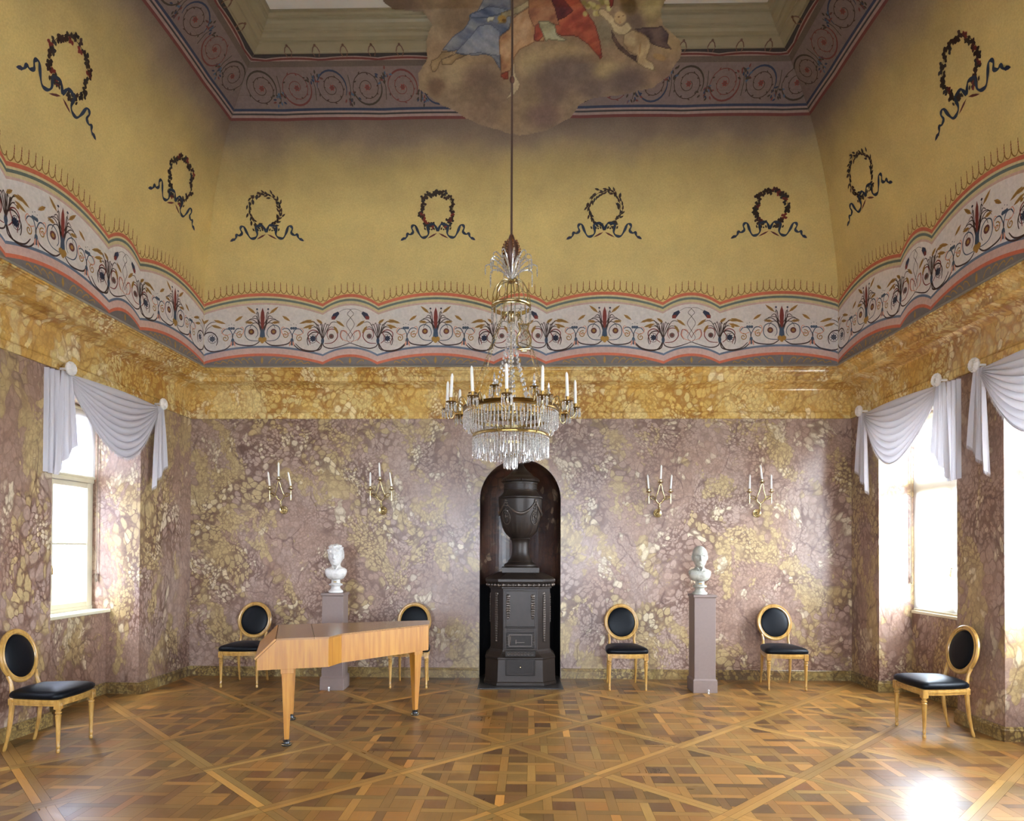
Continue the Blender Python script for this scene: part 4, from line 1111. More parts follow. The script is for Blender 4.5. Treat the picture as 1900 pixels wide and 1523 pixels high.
# ================================================================ SWAGGED CURTAINS
def curtain(side, sa, sb, label, drop=.70, zt=3.285):
    """sa: rosette near the back corner, sb: rosette near the viewer"""
    t = thing('curtain', label, 'curtain', W(side, sa, zt), 0, 'white swag curtains')
    o = Vector(t.location); L = sb - sa
    def Tp(s, off, z):
        p = W(side, s, z, off); return (p[0] - o.x, p[1] - o.y, p[2] - o.z)
    def swag(u, v):
        x = u; e = math.sin(PI * x)
        d = drop * v
        # folds: gathered to a point at either rosette
        sagc = (1 - (2 * x - 1) ** 2) ** 1.12
        z = -.012 - .05 * v * (1 - sagc) - d * sagc
        s = L * (x + (x - .5) * -.08 * v * (1 - abs(2 * x - 1)))
        ph = v * 9.0 * 2 * PI
        amp = .027 * (.22 + .78 * e) * (.35 + .65 * min(1, v * 3))
        off = .075 + .10 * e * (.25 + .75 * v) * .8 + amp * math.sin(ph) + .008 * e * math.sin(ph * .43 + x * 4)
        z += .014 * e * math.cos(ph)
        return Tp(sa + s, off, zt + z)
    mb = MB(); mb.grid(swag, 56, 110); mb.build('swag', M_CURT, t, smooth=80)
    mb = MB(); N = 120          # knotted fringe under the hem
    for i in range(N):
        u0, u1 = i / N, (i + .78) / N
        a, b = Vector(swag(u0, 1)), Vector(swag(u1, 1)); ln = .040 + .012 * math.sin(i * 1.9)
        dn = Vector((0, 0, -1)) * ln + Vector(SIDE[side][2]) * .004
        mb.face([a, b, b * .6 + a * .4 + dn, a * .6 + b * .4 + dn])
    mb.tube([swag(i / 60, 1) for i in range(61)], .005, 5)
    mb.build('fringe', M_FRINGE, t)
    for c, inw in ((sa, -1), (sb, 1)):
        # tail: zig-zag pleats, the hem stepping down towards the viewer
        def tail(u, v):
            zig = abs((u * 5) % 2 - 1)
            hem = .655 + .315 * u
            x = (-.035 + .075 * u) * (1 - v) + (-.115 + .24 * u) * v + .016 * zig * v
            off = .095 - .03 * u + .034 * zig * (.4 + .6 * v) + .005 * math.sin(u * 23 + v * 3)
            return Tp(c + x, off, zt + .0 - hem * v - .025 * zig * v)
        mb = MB(); mb.grid(tail, 40, 30); tl = mb.build('tail', M_CURT, t, smooth=80)
        mb = MB(); N = 34
        for i in range(N):
            a, b = Vector(tail(i / N, 1)), Vector(tail((i + .75) / N, 1)); mb.face([a, b, b * .6 + a * .4 + Vector((0, 0, -.035)), a * .6 + b * .4 + Vector((0, 0, -.035))])
        mb.build('fringe', M_FRINGE, tl)
        # straight return at the outer side
        def ret(u, v): return Tp(c + .045 + .135 * u, .05 - .035 * u + .014 * math.sin(u * 17), zt - .005 - (.97 - .02 * u) * v)
        if inw > 0:
            mb = MB(); mb.grid(ret, 16, 8); mb.build('return', M_CURT, t, smooth=80)
        # rosette facing the room
        mb = MB(); nrm = Vector(SIDE[side][2]); ax = Vector(SIDE[side][1]); up = Vector((0, 0, 1)); cc = Vector(Tp(c, .12, zt + .025))
        def RT(p): return tuple(cc + ax * p[0] + up * p[1] + nrm * p[2])
        mb.lathe([(.001, .02), (.018, .022), (.022, .012), (.036, .030), (.044, .012), (.054, .026), (.066, .008), (.060, -.01), (.02, -.02), (.001, -.02)], 36, (0, 0, 0), 0, lambda r, z, a: r * (1 + .05 * math.sin(12 * a)), RT)
        mb.tube([RT((0, 0, -.02)), RT((0, 0, -.115))], .012, 8)
        mb.build('rosette', M_ROS, t, smooth=40)
    return t
curtain('left', .866, 2.413, 'white swag curtain over the left window, gathered at two rosettes')
curtain('right', .437, 1.932, 'white swag curtain over the far right window, above the single chair')
curtain('right', 2.476, 3.97, 'white swag curtain cut off by the right edge, nearest the viewer')

# ================================================================ CHAIRS
def make_chair(label, loc, rz):
    t = thing('medallion_chair', label, 'chair', loc, rz, 'gilded medallion chairs round the room')
    # faces -y.  seat frame plan (serpentine front, sides closing to the back)
    def plan(y):            # half width of the seat at depth y
        f = (y + .21) / .42
        return .238 - .055 * f
    def outline(gr, n=10):
        pts = []
        for i in range(n + 1):      # front, bowed
            x = -1 + 2 * i / n; pts.append((x * (.225 + gr), -.205 - gr - .030 * (1 - x * x)))
        for i in range(1, n):       # right side
            f = i / n; y = -.205 + .41 * f; pts.append((plan(y) + gr + .012 * math.sin(PI * f) , y))
        for i in range(n + 1):
            x = 1 - 2 * i / n; pts.append((x * (.178 + gr), .205 + gr * .6 + .018 * (1 - x * x)))
        for i in range(1, n):
            f = 1 - i / n; y = -.205 + .41 * f; pts.append((-(plan(y) + gr + .012 * math.sin(PI * f)), y))
        return pts
    mb = MB()
    rings = [[(x, y, z) for x, y in outline(g)] for g, z in ((-.012, .372), (.0, .376), (.0, .392), (.006, .395), (.006, .410), (.0, .414), (.0, .424), (-.01, .428))]
    mb.loft(rings, 0); mb.build('seat_frame', M_GILT, t, smooth=30)
    mb = MB()
    rings = [[(x * k, y * k, z) for x, y in outline(g)] for g, k, z in ((-.008, 1, .424), (.004, 1, .430), (.012, 1, .445), (.010, 1, .466), (-.004, 1, .482), (-.03, .99, .492), (-.03, .78, .503), (-.03, .5, .509), (-.03, .2, .511))]
    mb.loft(rings, 0); mb.build('seat_cushion', M_SATIN, t, smooth=60)
    def turned(x, y, zt, lean=0.0):
        mb = MB()
        prof = [(.010, 0), (.014, .006), (.015, .022), (.010, .032), (.0125, .040), (.0150, .055), (.0115, .062), (.014, .10), (.0175, .20), (.0215, .285), (.0235, .298), (.016, .306), (.024, .314), (.024, .324), (.015, .330), (.021, .338), (.021, .346)]
        prof = [(r, z / .346 * zt) for r, z in prof]
        flute = lambda r, z, a: r * (1 - (.10 if .07 < z < .29 else 0) * (1 if math.cos(9 * a) > .2 else 0))
        mb.lathe(prof, 27, (0, 0, 0), 0, flute, lambda p: (x + p[0], y + p[1] + lean * (1 - p[2] / zt), p[2]))
        mb.box(x - .025, x + .025, y - .025, y + .025, zt, .424, 0, None, .003)
        for a in range(10):     # little carved rosette on the block
            mb.ball((x + .010 * math.cos(a * .63), y - .0255, (zt + .424) / 2 + .010 * math.sin(a * .63)), .0035, 6)
        mb.ball((x, y - .0255, (zt + .424) / 2), .004, 6)
        return mb
    for sx in (-1, 1): turned(sx * .212, -.200, .350).build('leg', M_GILT, t, smooth=40)
    # rear legs sweep up into the posts
    for sx in (-1, 1):
        mb = MB()
        path = [(sx * .172, .262, 0), (sx * .172, .245, .06), (sx * .170, .222, .18), (sx * .168, .205, .34), (sx * .166, .203, .42), (sx * .158, .212, .47), (sx * .150, .228, .54), (sx * .162, .246, .60)]
        mb.tube(catmull(path, 4), [.011, .0125, .014, .0135, .012, .0125, .0135, .015, .016, .017, .018, .019, .020, .021, .022, .022, .022, .021, .020, .019, .018, .017, .016, .015, .0145, .014, .014, .014, .014], 8)
        mb.box(sx * .168 - .02, sx * .168 + .02, .185, .225, .372, .424, 0, None, .003)
        mb.build('leg', M_GILT, t, smooth=40)
    # oval medallion back, leaning
    lean = math.radians(11); cz, cy = .738, .276
    def BK(p): return (p[0], cy + p[2] * math.cos(lean) + p[1] * math.sin(lean), cz + p[1] * math.cos(lean) - p[2] * math.sin(lean))   # p = (x, up, out)
    ox, oy = .192, .205
    mb = MB(); V = []; N = 56
    prof = [(-.026, -.014), (-.026, .008), (-.020, .016), (-.008, .012), (0, .017), (.010, .016), (.019, .006), (.019, -.008), (.012, -.016), (-.015, -.018)]
    rings = []
    for i in range(N):
        a = 2 * PI * i / N; fl = 1.0
        cx_, cyy = ox * math.cos(a), oy * math.sin(a) * (1.03 if math.sin(a) > 0 else .97)
        nx, ny = math.cos(a) / ox, math.sin(a) / oy; l = math.hypot(nx, ny); nx /= l; ny /= l
        rings.append([BK((cx_ + nx * d, cyy + ny * d, -o)) for d, o in prof])
    rings.append(rings[0]); mb.loft(rings, 0, True, False)
    mb.build('back_frame', M_GILT, t, smooth=40)
    for sgn, nm in ((-1, 'back_cushion'), (1, 'back_panel')):
        mb = MB(); rings = []
        for k, o in ((1.0, .0), (.97, .010), (.88, .018), (.6, .026), (.3, .029), (.02, .030)):
            rings.append([BK(((ox - .022) * k * math.cos(2 * PI * i / 40), (oy - .022) * k * math.sin(2 * PI * i / 40), sgn * o * (.9 if sgn < 0 else .4))) for i in range(40)])
        mb.loft(rings, 0); mb.build(nm, M_SATIN, t, smooth=60)
    return t
CH = [('gilded round-backed chair behind the keyboard end of the wooden piano', (-3.205, 8.165, 0), 0),
      ('gilded round-backed chair half hidden behind the tail of the wooden piano', (-1.212, 8.150, 0), 0),
      ('gilded round-backed chair between the black stove and the bald bust', (1.352, 8.080, 0), 0),
      ('gilded round-backed chair against the back wall, right of the bald bust', (3.235, 8.110, 0), math.radians(-4)),
      ('gilded round-backed chair at the left wall below the window, facing right', (-3.82, 5.63, 0), math.radians(90)),
      ('gilded round-backed chair alone at the right wall, facing left', (3.82, 6.155, 0), math.radians(-90))]
ch0 = make_chair(*CH[0])
for lb, lc, rz in CH[1:]: copy_tree(ch0, lc, rz, lb)

# ================================================================ FORTEPIANO
def piano():
    ax = (.951, .309); w = (-.309, .951); A = (-1.94, 5.587)
    t = thing('fortepiano', 'pale wooden fortepiano with closed lid on tapered legs, left on the parquet', 'piano', (A[0], A[1], 0), math.atan2(ax[1], ax[0]))
    zb, zt = .642, .882
    out = [(0, 0), (.415, 0), (.47, .085), (.535, .185), (1.40, .690), (1.475, 1.045), (0, 1.045)]
    fr = -.150                                   # keyboard front, lower than the lid
    # case walls as one shell with thickness
    mb = MB()
    mb.prism(out, zb, zt)
    key = [(fr, zb), (.0005, zb), (.0005, zt - .001), (fr, .735)]
    mb.loft([[(x, y, z) for x, z in key] for y in (0.0, 1.045)], 0)
    mb.build('case', M_CASE, t)
    # lid, in two leaves that meet at a hinge line, overhanging a little
    def off(poly, d):
        n = len(poly); o = []
        for i in range(n):
            p0, p1, p2 = np.array(poly[i - 1]), np.array(poly[i]), np.array(poly[(i + 1) % n])
            a = (p1 - p0) / np.hypot(*(p1 - p0)); b = (p2 - p1) / np.hypot(*(p2 - p1)); n1 = np.array([a[1], -a[0]]); n2 = np.array([b[1], -b[0]])
            o.append(tuple(p1 + np.linalg.solve([n1, n2], [d, d])))
        return o
    lo = off(out, .008)
    front = [(lo[0][0] + .006, lo[0][1]), (.300, lo[0][1]), (.300, lo[-1][1]), (lo[0][0] + .006, lo[-1][1])]
    main = [(.303, lo[0][1])] + lo[1:-1] + [(.303, lo[-1][1])]
    mb = MB(); mb.prism(front, zt, zt + .015); mb.build('lid_flap', M_LID, t)
    mb = MB(); mb.prism(main, zt, zt + .015); mb.build('lid', M_LID, t)
    mb = MB(); mb.tube([(.3015, .02, zt + .012), (.3015, 1.03, zt + .012)], .0045, 6); mb.build('hinge', M_BRASSD, t)
    # sloping fall board over the keys
    mb = MB(); y0, y1 = -.008, 1.053
    sl = lambda x, z, o: (x - o * .70, z + o * .72)
    P0, P1 = (0.0, zt + .004), (fr - .012, .728)
    q = [(*P0,), (*P1,)]
    V = []
    for y in (y0, y1):
        for (x, z), o in ((P0, 0), (P1, 0), (P1, .014), (P0, .016)): 
            xx, zz = sl(x, z, o); V.append((xx, y, zz))
    mb.add(V, [(0, 1, 2, 3), (7, 6, 5, 4), (0, 4, 5, 1), (1, 5, 6, 2), (2, 6, 7, 3), (3, 7, 4, 0)])
    mb.build('fallboard', M_CASE, t)
    mb = MB(); mb.box(fr + .02, fr + .10, .16, .30, zb - .022, zb, 0, None, .003); mb.build('knee_lever', M_CASE, t)
    for nm, (lx, ly) in (('a', (.085, .048)), ('b', (1.285, .755)), ('c', (.120, .93))):
        mb = MB(); rot = 0 if nm != 'b' else math.atan2(.505, .865)
        def R(p): c, s = math.cos(rot), math.sin(rot); return (lx + p[0] * c - p[1] * s, ly + p[0] * s + p[1] * c, p[2])
        hw, hb, h0 = .043, .019, .052
        mb.loft([[R((sx * k, sy * k, z)) for sx, sy in ((-1, -1), (1, -1), (1, 1), (-1, 1))] for k, z in ((hb, h0), (hw, zb - .045), (hw, zb - .040))], 0)
        mb.box(-.052, .052, -.048, .048, zb - .040, zb, 0, R, .002)
        lg = mb.build('leg', M_CASE, t)
        mb = MB(); mb.lathe([(.001, 0), (.040, 0), (.042, .006), (.040, .014), (.026, .018), (.022, .030), (.030, .034), (.030, .040), (.001, .041)], 20, R((0, 0, 0)))
        mb.tube([R((0, 0, .03)), R((0, 0, .055))], .012, 8); cs_ = mb.build('caster_cup', M_RUB, lg, smooth=40)
        mb = MB(); mb.torus((R((0, 0, .014))), .041, .0035, 20, 6); mb.build('rim', M_BRASS, cs_)
piano()

# ================================================================ PEDESTALS AND BUSTS
def pedestal(label, x, y, rz=0):
    t = thing('pedestal', label, 'pedestal', (x, y, 0), rz, 'pedestals carrying the busts')
    mb = MB(); mb.box(-.139, .139, -.139, .139, 0, .142, 0, None, .004)
    mb.loft([[(sx * k, sy * k, z) for sx, sy in ((-1, -1), (1, -1), (1, 1), (-1, 1))] for k, z in ((.139, .142), (.133, .150), (.124, .158), (.122, .163))], 0)
    mb.build('plinth', M_PED, t)
    mb = MB(); mb.box(-.122, .122, -.122, .122, .160, 1.092, 0, None, .003); mb.build('shaft', M_PED, t)
    mb = MB(); mb.loft([[(sx * k, sy * k, z) for sx, sy in ((-1, -1), (1, -1), (1, 1), (-1, 1))] for k, z in ((.122, 1.085), (.128, 1.092), (.134, 1.096), (.134, 1.118), (.130, 1.122))], 0)
    mb.build('top_slab', M_PED, t)
    return t
pedestal('mauve painted pedestal behind the piano, under the curly-haired bust', -2.075, 7.955)
pedestal('brown painted pedestal right of the stove, under the bald bust', 2.217, 7.880)
for x, y, lb in ((-2.10, 7.79, 'small clear knob on the floor before the pedestal behind the piano'), (2.245, 7.715, 'small clear knob on the floor before the bald bust pedestal')):
    t = thing('floor_knob', lb, 'floor knob', (x, y, 0), 0, 'small clear knobs at the pedestals')
    mb = MB(); mb.lathe([(.001, 0), (.013, 0), (.013, .006), (.008, .010), (.007, .024), (.011, .030), (.012, .040), (.007, .048), (.001, .050)], 14); mb.build('knob', M_CRYS, t, smooth=50)

def bust(label, loc, rz, hair, mat, seed):
    t = thing('marble_bust', label, 'bust', loc, rz, 'marble busts on the pedestals')
    # body: head, neck and cut chest as one continuous surface
    mb = MB(); g = lambda x, c, s: math.exp(-((x - c) / s) ** 2)
    rr = random.Random(seed); ph = [rr.uniform(0, 6.28) for _ in range(9)]
    hz = .432; rx, ry, rzz = .076, .098, .125
    def head(u, v):
        th = 2 * PI * u; b = -PI / 2 + PI * v
        dx, dy, dz = math.cos(b) * math.sin(th), -math.cos(b) * math.cos(th), math.sin(b)     # -y is the face
        x, y, z = rx * dx, ry * dy, rzz * dz
        low = max(0, -dz)
        x *= 1 - .30 * low ** 2.2 + (.16 if hair else .12) * g(low, .80, .22)
        if dy > 0: y *= 1 - .45 * low ** 1.2
        y += -.012 * low if dy < 0 else 0
        x *= 1 + .06 * g(dz, .45, .4)
        fr = max(0, -dy) ** 1.5
        ax_ = abs(x)
        FK = 1.55
        y -= fr * FK * (.017 * g(x, 0, .0080) * (g(z, -.024, .012) if z < -.024 else g(z, -.024, .034)) * 1.35)        # nose
        y -= fr * FK * .006 * g(ax_, .011, .006) * g(z, -.031, .008)
        y += fr * FK * .0185 * g(ax_, .029, .0155) * g(z, .006, .0115)                                             # sockets
        y -= fr * FK * .0115 * g(ax_, .029, .0095) * g(z, .004, .0060)                                            # eyeballs
        y -= fr * FK * .0085 * g(ax_, .028, .020) * g(z, .025, .0065)                                             # brows
        y -= fr * FK * .005 * g(ax_, .040, .014) * g(z, -.022, .018)                                             # cheekbones
        y += fr * FK * .004 * g(ax_, .034, .014) * g(z, -.055, .018)
        y -= fr * FK * .0068 * g(x, 0, .021) * g(z, -.060, .0055); y -= fr * FK * .0066 * g(x, 0, .018) * g(z, -.073, .0055)
        y += fr * FK * .0085 * g(x, 0, .022) * g(z, -.0665, .0028); y += fr * FK * .004 * g(x, 0, .02) * g(z, -.084, .006)
        y -= fr * FK * .012 * g(x, 0, .026) * g(z, -.102, .015)                                                  # chin
        r = 1.0
        hl = z > .062 + .030 * dy * -1 * (1 if dy < 0 else 0) - (0 if dy < 0 else .09) if hair else False
        if hair and (z > (.058 if dy < -.55 else (.02 if dy < -.1 else -.06))) :
            n = sum(math.sin(ph[k] + dx * (9 + 5 * k) + dz * (11 + 3 * k) + dy * (7 + 4 * k)) for k in range(5)) / 5
            r += .060 + .055 * n
            if dy < -.5 and z < .09: r += .02
        elif not hair:
            if dy > .1 and -.06 < z < .03: r += .035 + .02 * math.sin(40 * dz + 9 * dx)
        x *= r; y *= r; z = z * (r if z > 0 else 1)
        return (x * (1.06 + .10 / (1 + math.exp(-(z - .02) / .02))), y * 1.14 - .012, z * 1.05 + hz)
    mb.grid(head, 96, 80)
    for sx in (-1, 1):        # ears
        mb.ball((sx * .086, .012, hz - .012), .023, 12, 0, (.34, .75, 1.35)); mb.ball((sx * .090, .010, hz + .006), .012, 8, 0, (.5, 1, 1))
    def ring(hx, hy, cy, z, n=40, sh=0.0):
        return [(hx * math.copysign(abs(math.cos(a)) ** .85, math.cos(a)), cy + hy * math.sin(a) - sh * max(0, -math.sin(a)), z) for a in [2 * PI * k / n for k in range(n)]]
    mb.loft([ring(.030, .030, .005, .148), ring(.062, .050, .0, .152), ring(.092, .066, -.002, .168), ring(.113, .080, -.004, .195), ring(.124, .086, -.002, .225), ring(.128, .086, .002, .250), ring(.122, .080, .006, .272), ring(.100, .066, .010, .286),
             ring(.070, .056, .012, .296), ring(.054, .052, .010, .310), ring(.049, .050, .004, .340), ring(.050, .052, -.002, .37)], 0)
    for sx in (-1, 1):        # collar bones and neck cords
        mb.tube([(sx * .006, -.074, .262), (sx * .05, -.072, .270), (sx * .095, -.045, .277)], [.006, .008, .006], 8)
        mb.tube([(sx * .008, -.074, .262), (sx * .028, -.056, .305), (sx * .05, -.015, .36)], [.007, .010, .009], 8)
    if hair:
        for k in range(30):
            a = rr.uniform(-1.5, 1.5); b = rr.uniform(.35, 1.2)
            mb.ball((.097 * math.sin(a) * math.cos(b * .8), -.012 - .116 * math.cos(a) * math.cos(b * .8), hz + .130 * math.sin(b)), rr.uniform(.010, .016), 8, 0, (1, 1, .8))
    mb.build('head_and_chest', mat, t, mods=[('REMESH', dict(mode='VOXEL', voxel_size=.0036, use_smooth_shade=True)), ('SMOOTH', dict(factor=.5, iterations=2))])
    mb = MB()
    mb.lathe([(.001, 0), (.082, 0), (.086, .010), (.084, .022), (.070, .030), (.058, .042), (.050, .060), (.049, .070), (.056, .078), (.076, .084), (.080, .092), (.076, .101), (.060, .106), (.052, .112), (.050, .150), (.001, .152)], 40)
    mb.build('socle', mat, t, smooth=50)
    mb = MB(); mb.box(-.018, .018, -.058, -.045, .120, .132, 0, None, .002); mb.build('name_plate', M_BRASSD, t)
    return t
bust('white marble bust of a man with curly hair, on the mauve pedestal', (-2.070, 7.955, 1.122), math.radians(4), True, M_BUST1, 3)
bust('greyish marble bust of a bald man, on the brown pedestal', (2.190, 7.880, 1.122), math.radians(-9), False, M_BUST2, 8)

# ================================================================ STOVE
def stove():
    bx, by = float(W('back', cs, 0)[0]), 8.42
    t = thing('cast_iron_stove', 'tall black cast-iron stove with an urn on top, standing in the arched niche', 'stove', (bx, by, 0))
    def octo(hw, hd, ch, z): return [(-hw + ch, -hd, z), (hw - ch, -hd, z), (hw, -hd + ch, z), (hw, hd - ch, z), (hw - ch, hd, z), (-hw + ch, hd, z), (-hw, hd - ch, z), (-hw, -hd + ch, z)]
    k = .975
    mb = MB(); mb.box(-.505, .505, -.50, .30, 0, .012, 0, None, .003); mb.build('hearth_slab', M_STONE, t)
    mb = MB(); c = .155
    mb.loft([octo(.428, .375, c, .012), octo(.436, .383, c, .018), (octo(.436, .383, c, .05)), octo(.426, .373, c, .062), octo(.420, .367, c, .32), octo(.424, .371, c, .33), octo(.424, .371, c, .345), octo(.405, .352, c, .362), octo(.385, .333, c, .385), octo(.372, .320, c, .41), octo(.365, .313, c, .43)], 0)
    mb.build('base', M_CAST, t)
    mb = MB(); mb.loft([octo(.362, .310, c, .43), octo(.362, .310, c, 1.165)], 0); body = mb.build('body', M_CAST, t)
    mb = MB(); mb.loft([octo(.372, .32, c, 1.162), octo(.378, .326, c, 1.170), octo(.378, .326, c, 1.182), octo(.396, .344, c, 1.236), octo(.416, .364, c, 1.240), octo(.422, .370, c, 1.250), octo(.422, .370, c, 1.278), octo(.414, .362, c, 1.284), octo(.345, .293, .14, 1.318), octo(.290, .245, .12, 1.345), octo(.268, .225, .11, 1.352)], 0)
    mb.build('cornice', M_CAST, t)
    # bead row
    mb = MB(); o8 = octo(.400, .348, c, 1.208)
    for i in range(8):
        a, b = Vector(o8[i]), Vector(o8[(i + 1) % 8]); n = max(2, round((b - a).length / .062))
        mb.tube([tuple(a), tuple(b)], .008, 6)
        for j in range(n): mb.ball(tuple(a + (b - a) * ((j + .5) / n)), .021, 10, 0, (1, 1, 1.05))
    mb.build('bead_moulding', M_CASTH, t, smooth=60)
    # framed panels on the front and chamfers
    yf = -.310
    mb = MB(); F = lambda x0, x1, z0, z1, o=.006, w=.010: [mb.box(a, b, yf - o, yf + .002, c_, d, 0, None, .002) for a, b, c_, d in ((x0, x1, z0, z0 + w), (x0, x1, z1 - w, z1), (x0, x0 + w, z0, z1), (x1 - w, x1, z0, z1))]
    F(-.200, .200, .44, 1.150)
    F(-.175, .175, .70, 1.135, .004, .006)
    mb.box(-.185, .185, yf - .016, yf, .690, .702, 0, None, .003); mb.box(-.178, .178, yf - .022, yf, .702, .712, 0, None, .003); mb.box(-.165, .165, yf - .012, yf, .660, .690, 0, None, .003)
    mb.build('front_frame', M_CAST, body)
    mb = MB(); mb.box(-.165, .165, yf - .018, yf, .452, .640, 0, None, .004)
    door = mb.build('fire_door', M_CASTD, body)
    mb = MB()
    for a, b, c_, d in ((-.14, .14, .475, .482), (-.14, .14, .610, .617), (-.14, -.133, .475, .617), (.133, .14, .475, .617)): mb.box(a, b, yf - .022, yf - .016, c_, d)
    mb.box(-.06, .05, yf - .024, yf - .016, .520, .526); mb.box(-.056, -.048, yf - .024, yf - .016, .505, .555); mb.build('door_relief', M_CASTH, door)
    for s in (-1, 1):
        mb = MB(); mb.tube([(s * .158, yf - .02, .49), (s * .158, yf - .02, .60)], .006, 6)
        for z in (.50, .53, .56, .59): mb.ball((s * .158, yf - .02, z), .010, 8)
        mb.build('door_hinge', M_CASTH, door, smooth=60)
    mb = MB(); mb.tube([(-.12, yf - .02, .50), (-.12, yf - .034, .53), (-.12, yf - .034, .57), (-.12, yf - .02, .60)], .006, 6)
    mb.build('door_handle', M_CASTH, door, smooth=60)
    yb = -.372
    mb = MB(); mb.box(-.180, .180, yb - .010, yb + .01, .36, .43, 0, None, .003); vent = mb.build('air_vent', M_CASTD, t)
    mb = MB()
    for i in range(8):
        x = -.14 + .04 * i; V = []
        Tq = lambda p: (x + p[0], yb - .012 + p[2], .395 + p[1])
        mb.lathe([(.009, -.002), (.015, -.004), (.016, .001), (.010, .003)], 12, (0, 0, 0), 0, None, Tq, False)
    mb.build('vent_ring', M_CASTH, vent, smooth=60)
    mb = MB(); mb.box(-.175, .175, yb - .014, yb + .01, .135, .335, 0, None, .004); dr = mb.build('ash_drawer', M_CASTD, t)
    mb = MB(); 
    for a, b, c_, d in ((-.15, .15, .155, .161), (-.15, .15, .309, .315), (-.15, -.144, .155, .315), (.144, .15, .155, .315)): mb.box(a, b, yb - .018, yb - .013, c_, d)
    mb.build('drawer_relief', M_CAST, dr)
    mb = MB(); mb.ball((0, yb - .028, .24), .011, 10); mb.tube([(0, yb - .014, .24), (0, yb - .028, .24)], .005, 6); mb.build('knob', M_BRASS, dr, smooth=60)
    # hanging husks: two short on the front, long ones on the chamfers, and the sides
    def husk(T, z0, z1, w):
        mb = MB(); n = int((z1 - z0) / .028)
        mb.lathe([(.002, .012), (w * .8, .010), (w * 1.1, .0), (w * .6, -.003)], 12, (0, 0, 0), 0, None, lambda p: T((p[0], p[2], z1 + .012 + p[1])))
        for i in range(n):
            z = z1 - (z1 - z0) * i / n; ww = w * (.65 + .5 * math.sin(PI * min(1, (i + 1) / n)))
            for s in (-1, 0, 1): mb.ball((0, 0, 0), 1, 8, 0, (1, 1, 1), lambda p, s=s, ww=ww, z=z: T((s * ww * .55 + p[0] * ww * .42, .006 + p[1] * .008, z - .014 + p[2] * .017 + p[0] * s * -.004)))
        return mb
    for s in (-1, 1):
        husk(lambda p, s=s: (s * .148 + p[0], yf - p[1], p[2]), .80, 1.06, .024).build('husk_ornament', M_CASTH, body, smooth=60)
        cx_, cy_ = s * (.362 - c / 2), -(.310 - c / 2); nx, ny = s * math.sqrt(.5), -math.sqrt(.5)
        husk(lambda p, s=s: (cx_ + nx * p[1] + s * math.sqrt(.5) * p[0], cy_ + ny * p[1] + math.sqrt(.5) * p[0], p[2]), .52, 1.09, .022).build('husk_ornament', M_CASTH, body, smooth=60)
        husk(lambda p, s=s: (s * (.362 + p[1]), -.06 + p[0], p[2]), .74, 1.06, .030).build('husk_ornament', M_CASTH, body, smooth=60)
    # urn
    mb = MB(); mb.box(-.228, .228, -.215, .215, 1.350, 1.416, 0, None, .004); mb.build('urn_plinth', M_CAST, t)
    def gad(r, z, a):
        if 1.60 < z < 1.84: return r
        return r
    prof = [(.001, 1.416), (.190, 1.416), (.200, 1.426), (.202, 1.440), (.194, 1.454), (.170, 1.466), (.158, 1.476), (.150, 1.486), (.154, 1.492), (.148, 1.50), (.128, 1.52), (.112, 1.56), (.104, 1.61), (.102, 1.66), (.104, 1.71), (.112, 1.748), (.124, 1.757), (.128, 1.766), (.122, 1.774), (.130, 1.782)]
    mb = MB(); mb.lathe(prof, 48); mb.build('urn_stem', M_CAST, t, smooth=45)
    prof = [(.130, 1.782), (.170, 1.82), (.200, 1.86), (.222, 1.92), (.242, 1.99), (.258, 2.08), (.268, 2.16), (.273, 2.22), (.274, 2.255), (.268, 2.262), (.276, 2.270), (.276, 2.280), (.262, 2.292), (.236, 2.310), (.218, 2.335), (.206, 2.36), (.206, 2.368), (.212, 2.372), (.212, 2.382), (.205, 2.386), (.205, 2.440), (.212, 2.444), (.212, 2.462), (.18, 2.464)]
    mb = MB()
    mb.lathe(prof, 96, (0, 0, 0), 0, lambda r, z, a: r * (1 + (.030 * abs(math.sin(a * 13)) if 1.79 < z < 1.93 else 0) + (.012 * math.sin(a * 40 + z * 160) if 2.388 < z < 2.438 else 0)), None, False)
    urn = mb.build('urn_bowl', M_CAST, t, smooth=40)
    rad = lambda z: float(np.interp(z, [p[1] for p in prof[:12]], [p[0] for p in prof[:12]]))
    mb = MB()         # swags between pegs, medallions
    pegs = [(-PI / 2 + sgn * .70 + q * PI / 1.0) for q in (0, 1) for sgn in (-1, 1)]; pegs = sorted(pegs)
    for i, a0 in enumerate(pegs):
        a1 = pegs[(i + 1) % 4] + (2 * PI if i == 3 else 0)
        pth = []
        for j in range(17):
            f = j / 16; a = a0 + (a1 - a0) * f; z = 2.225 - .15 * math.sin(PI * f) ** .8; r = rad(z) + .006; pth.append((r * math.cos(a), r * math.sin(a), z))
        mb.tube(pth, [.006 + .010 * math.sin(PI * j / 16) for j in range(17)], 8); 
        pp = [(p[0], p[1], p[2] - .018 * math.sin(PI * j / 16)) for j, p in enumerate(pth)]; mb.tube(pp, [.004 + .007 * math.sin(PI * j / 16) for j in range(17)], 6)
        r = rad(2.23) + .006; mb.ball((r * math.cos(a0), r * math.sin(a0), 2.232), .018, 10)
        for dz in range(6):
            z = 2.20 - .032 * dz; r = rad(z) + .008; mb.ball((r * math.cos(a0 + .05), r * math.sin(a0 + .05), z), .013 - .001 * dz, 8, 0, (1, 1, 1.4)); mb.ball((r * math.cos(a0 - .05), r * math.sin(a0 - .05), z), .011 - .001 * dz, 8, 0, (1, 1, 1.4))
    mb.build('garland', M_CASTH, urn, smooth=60)
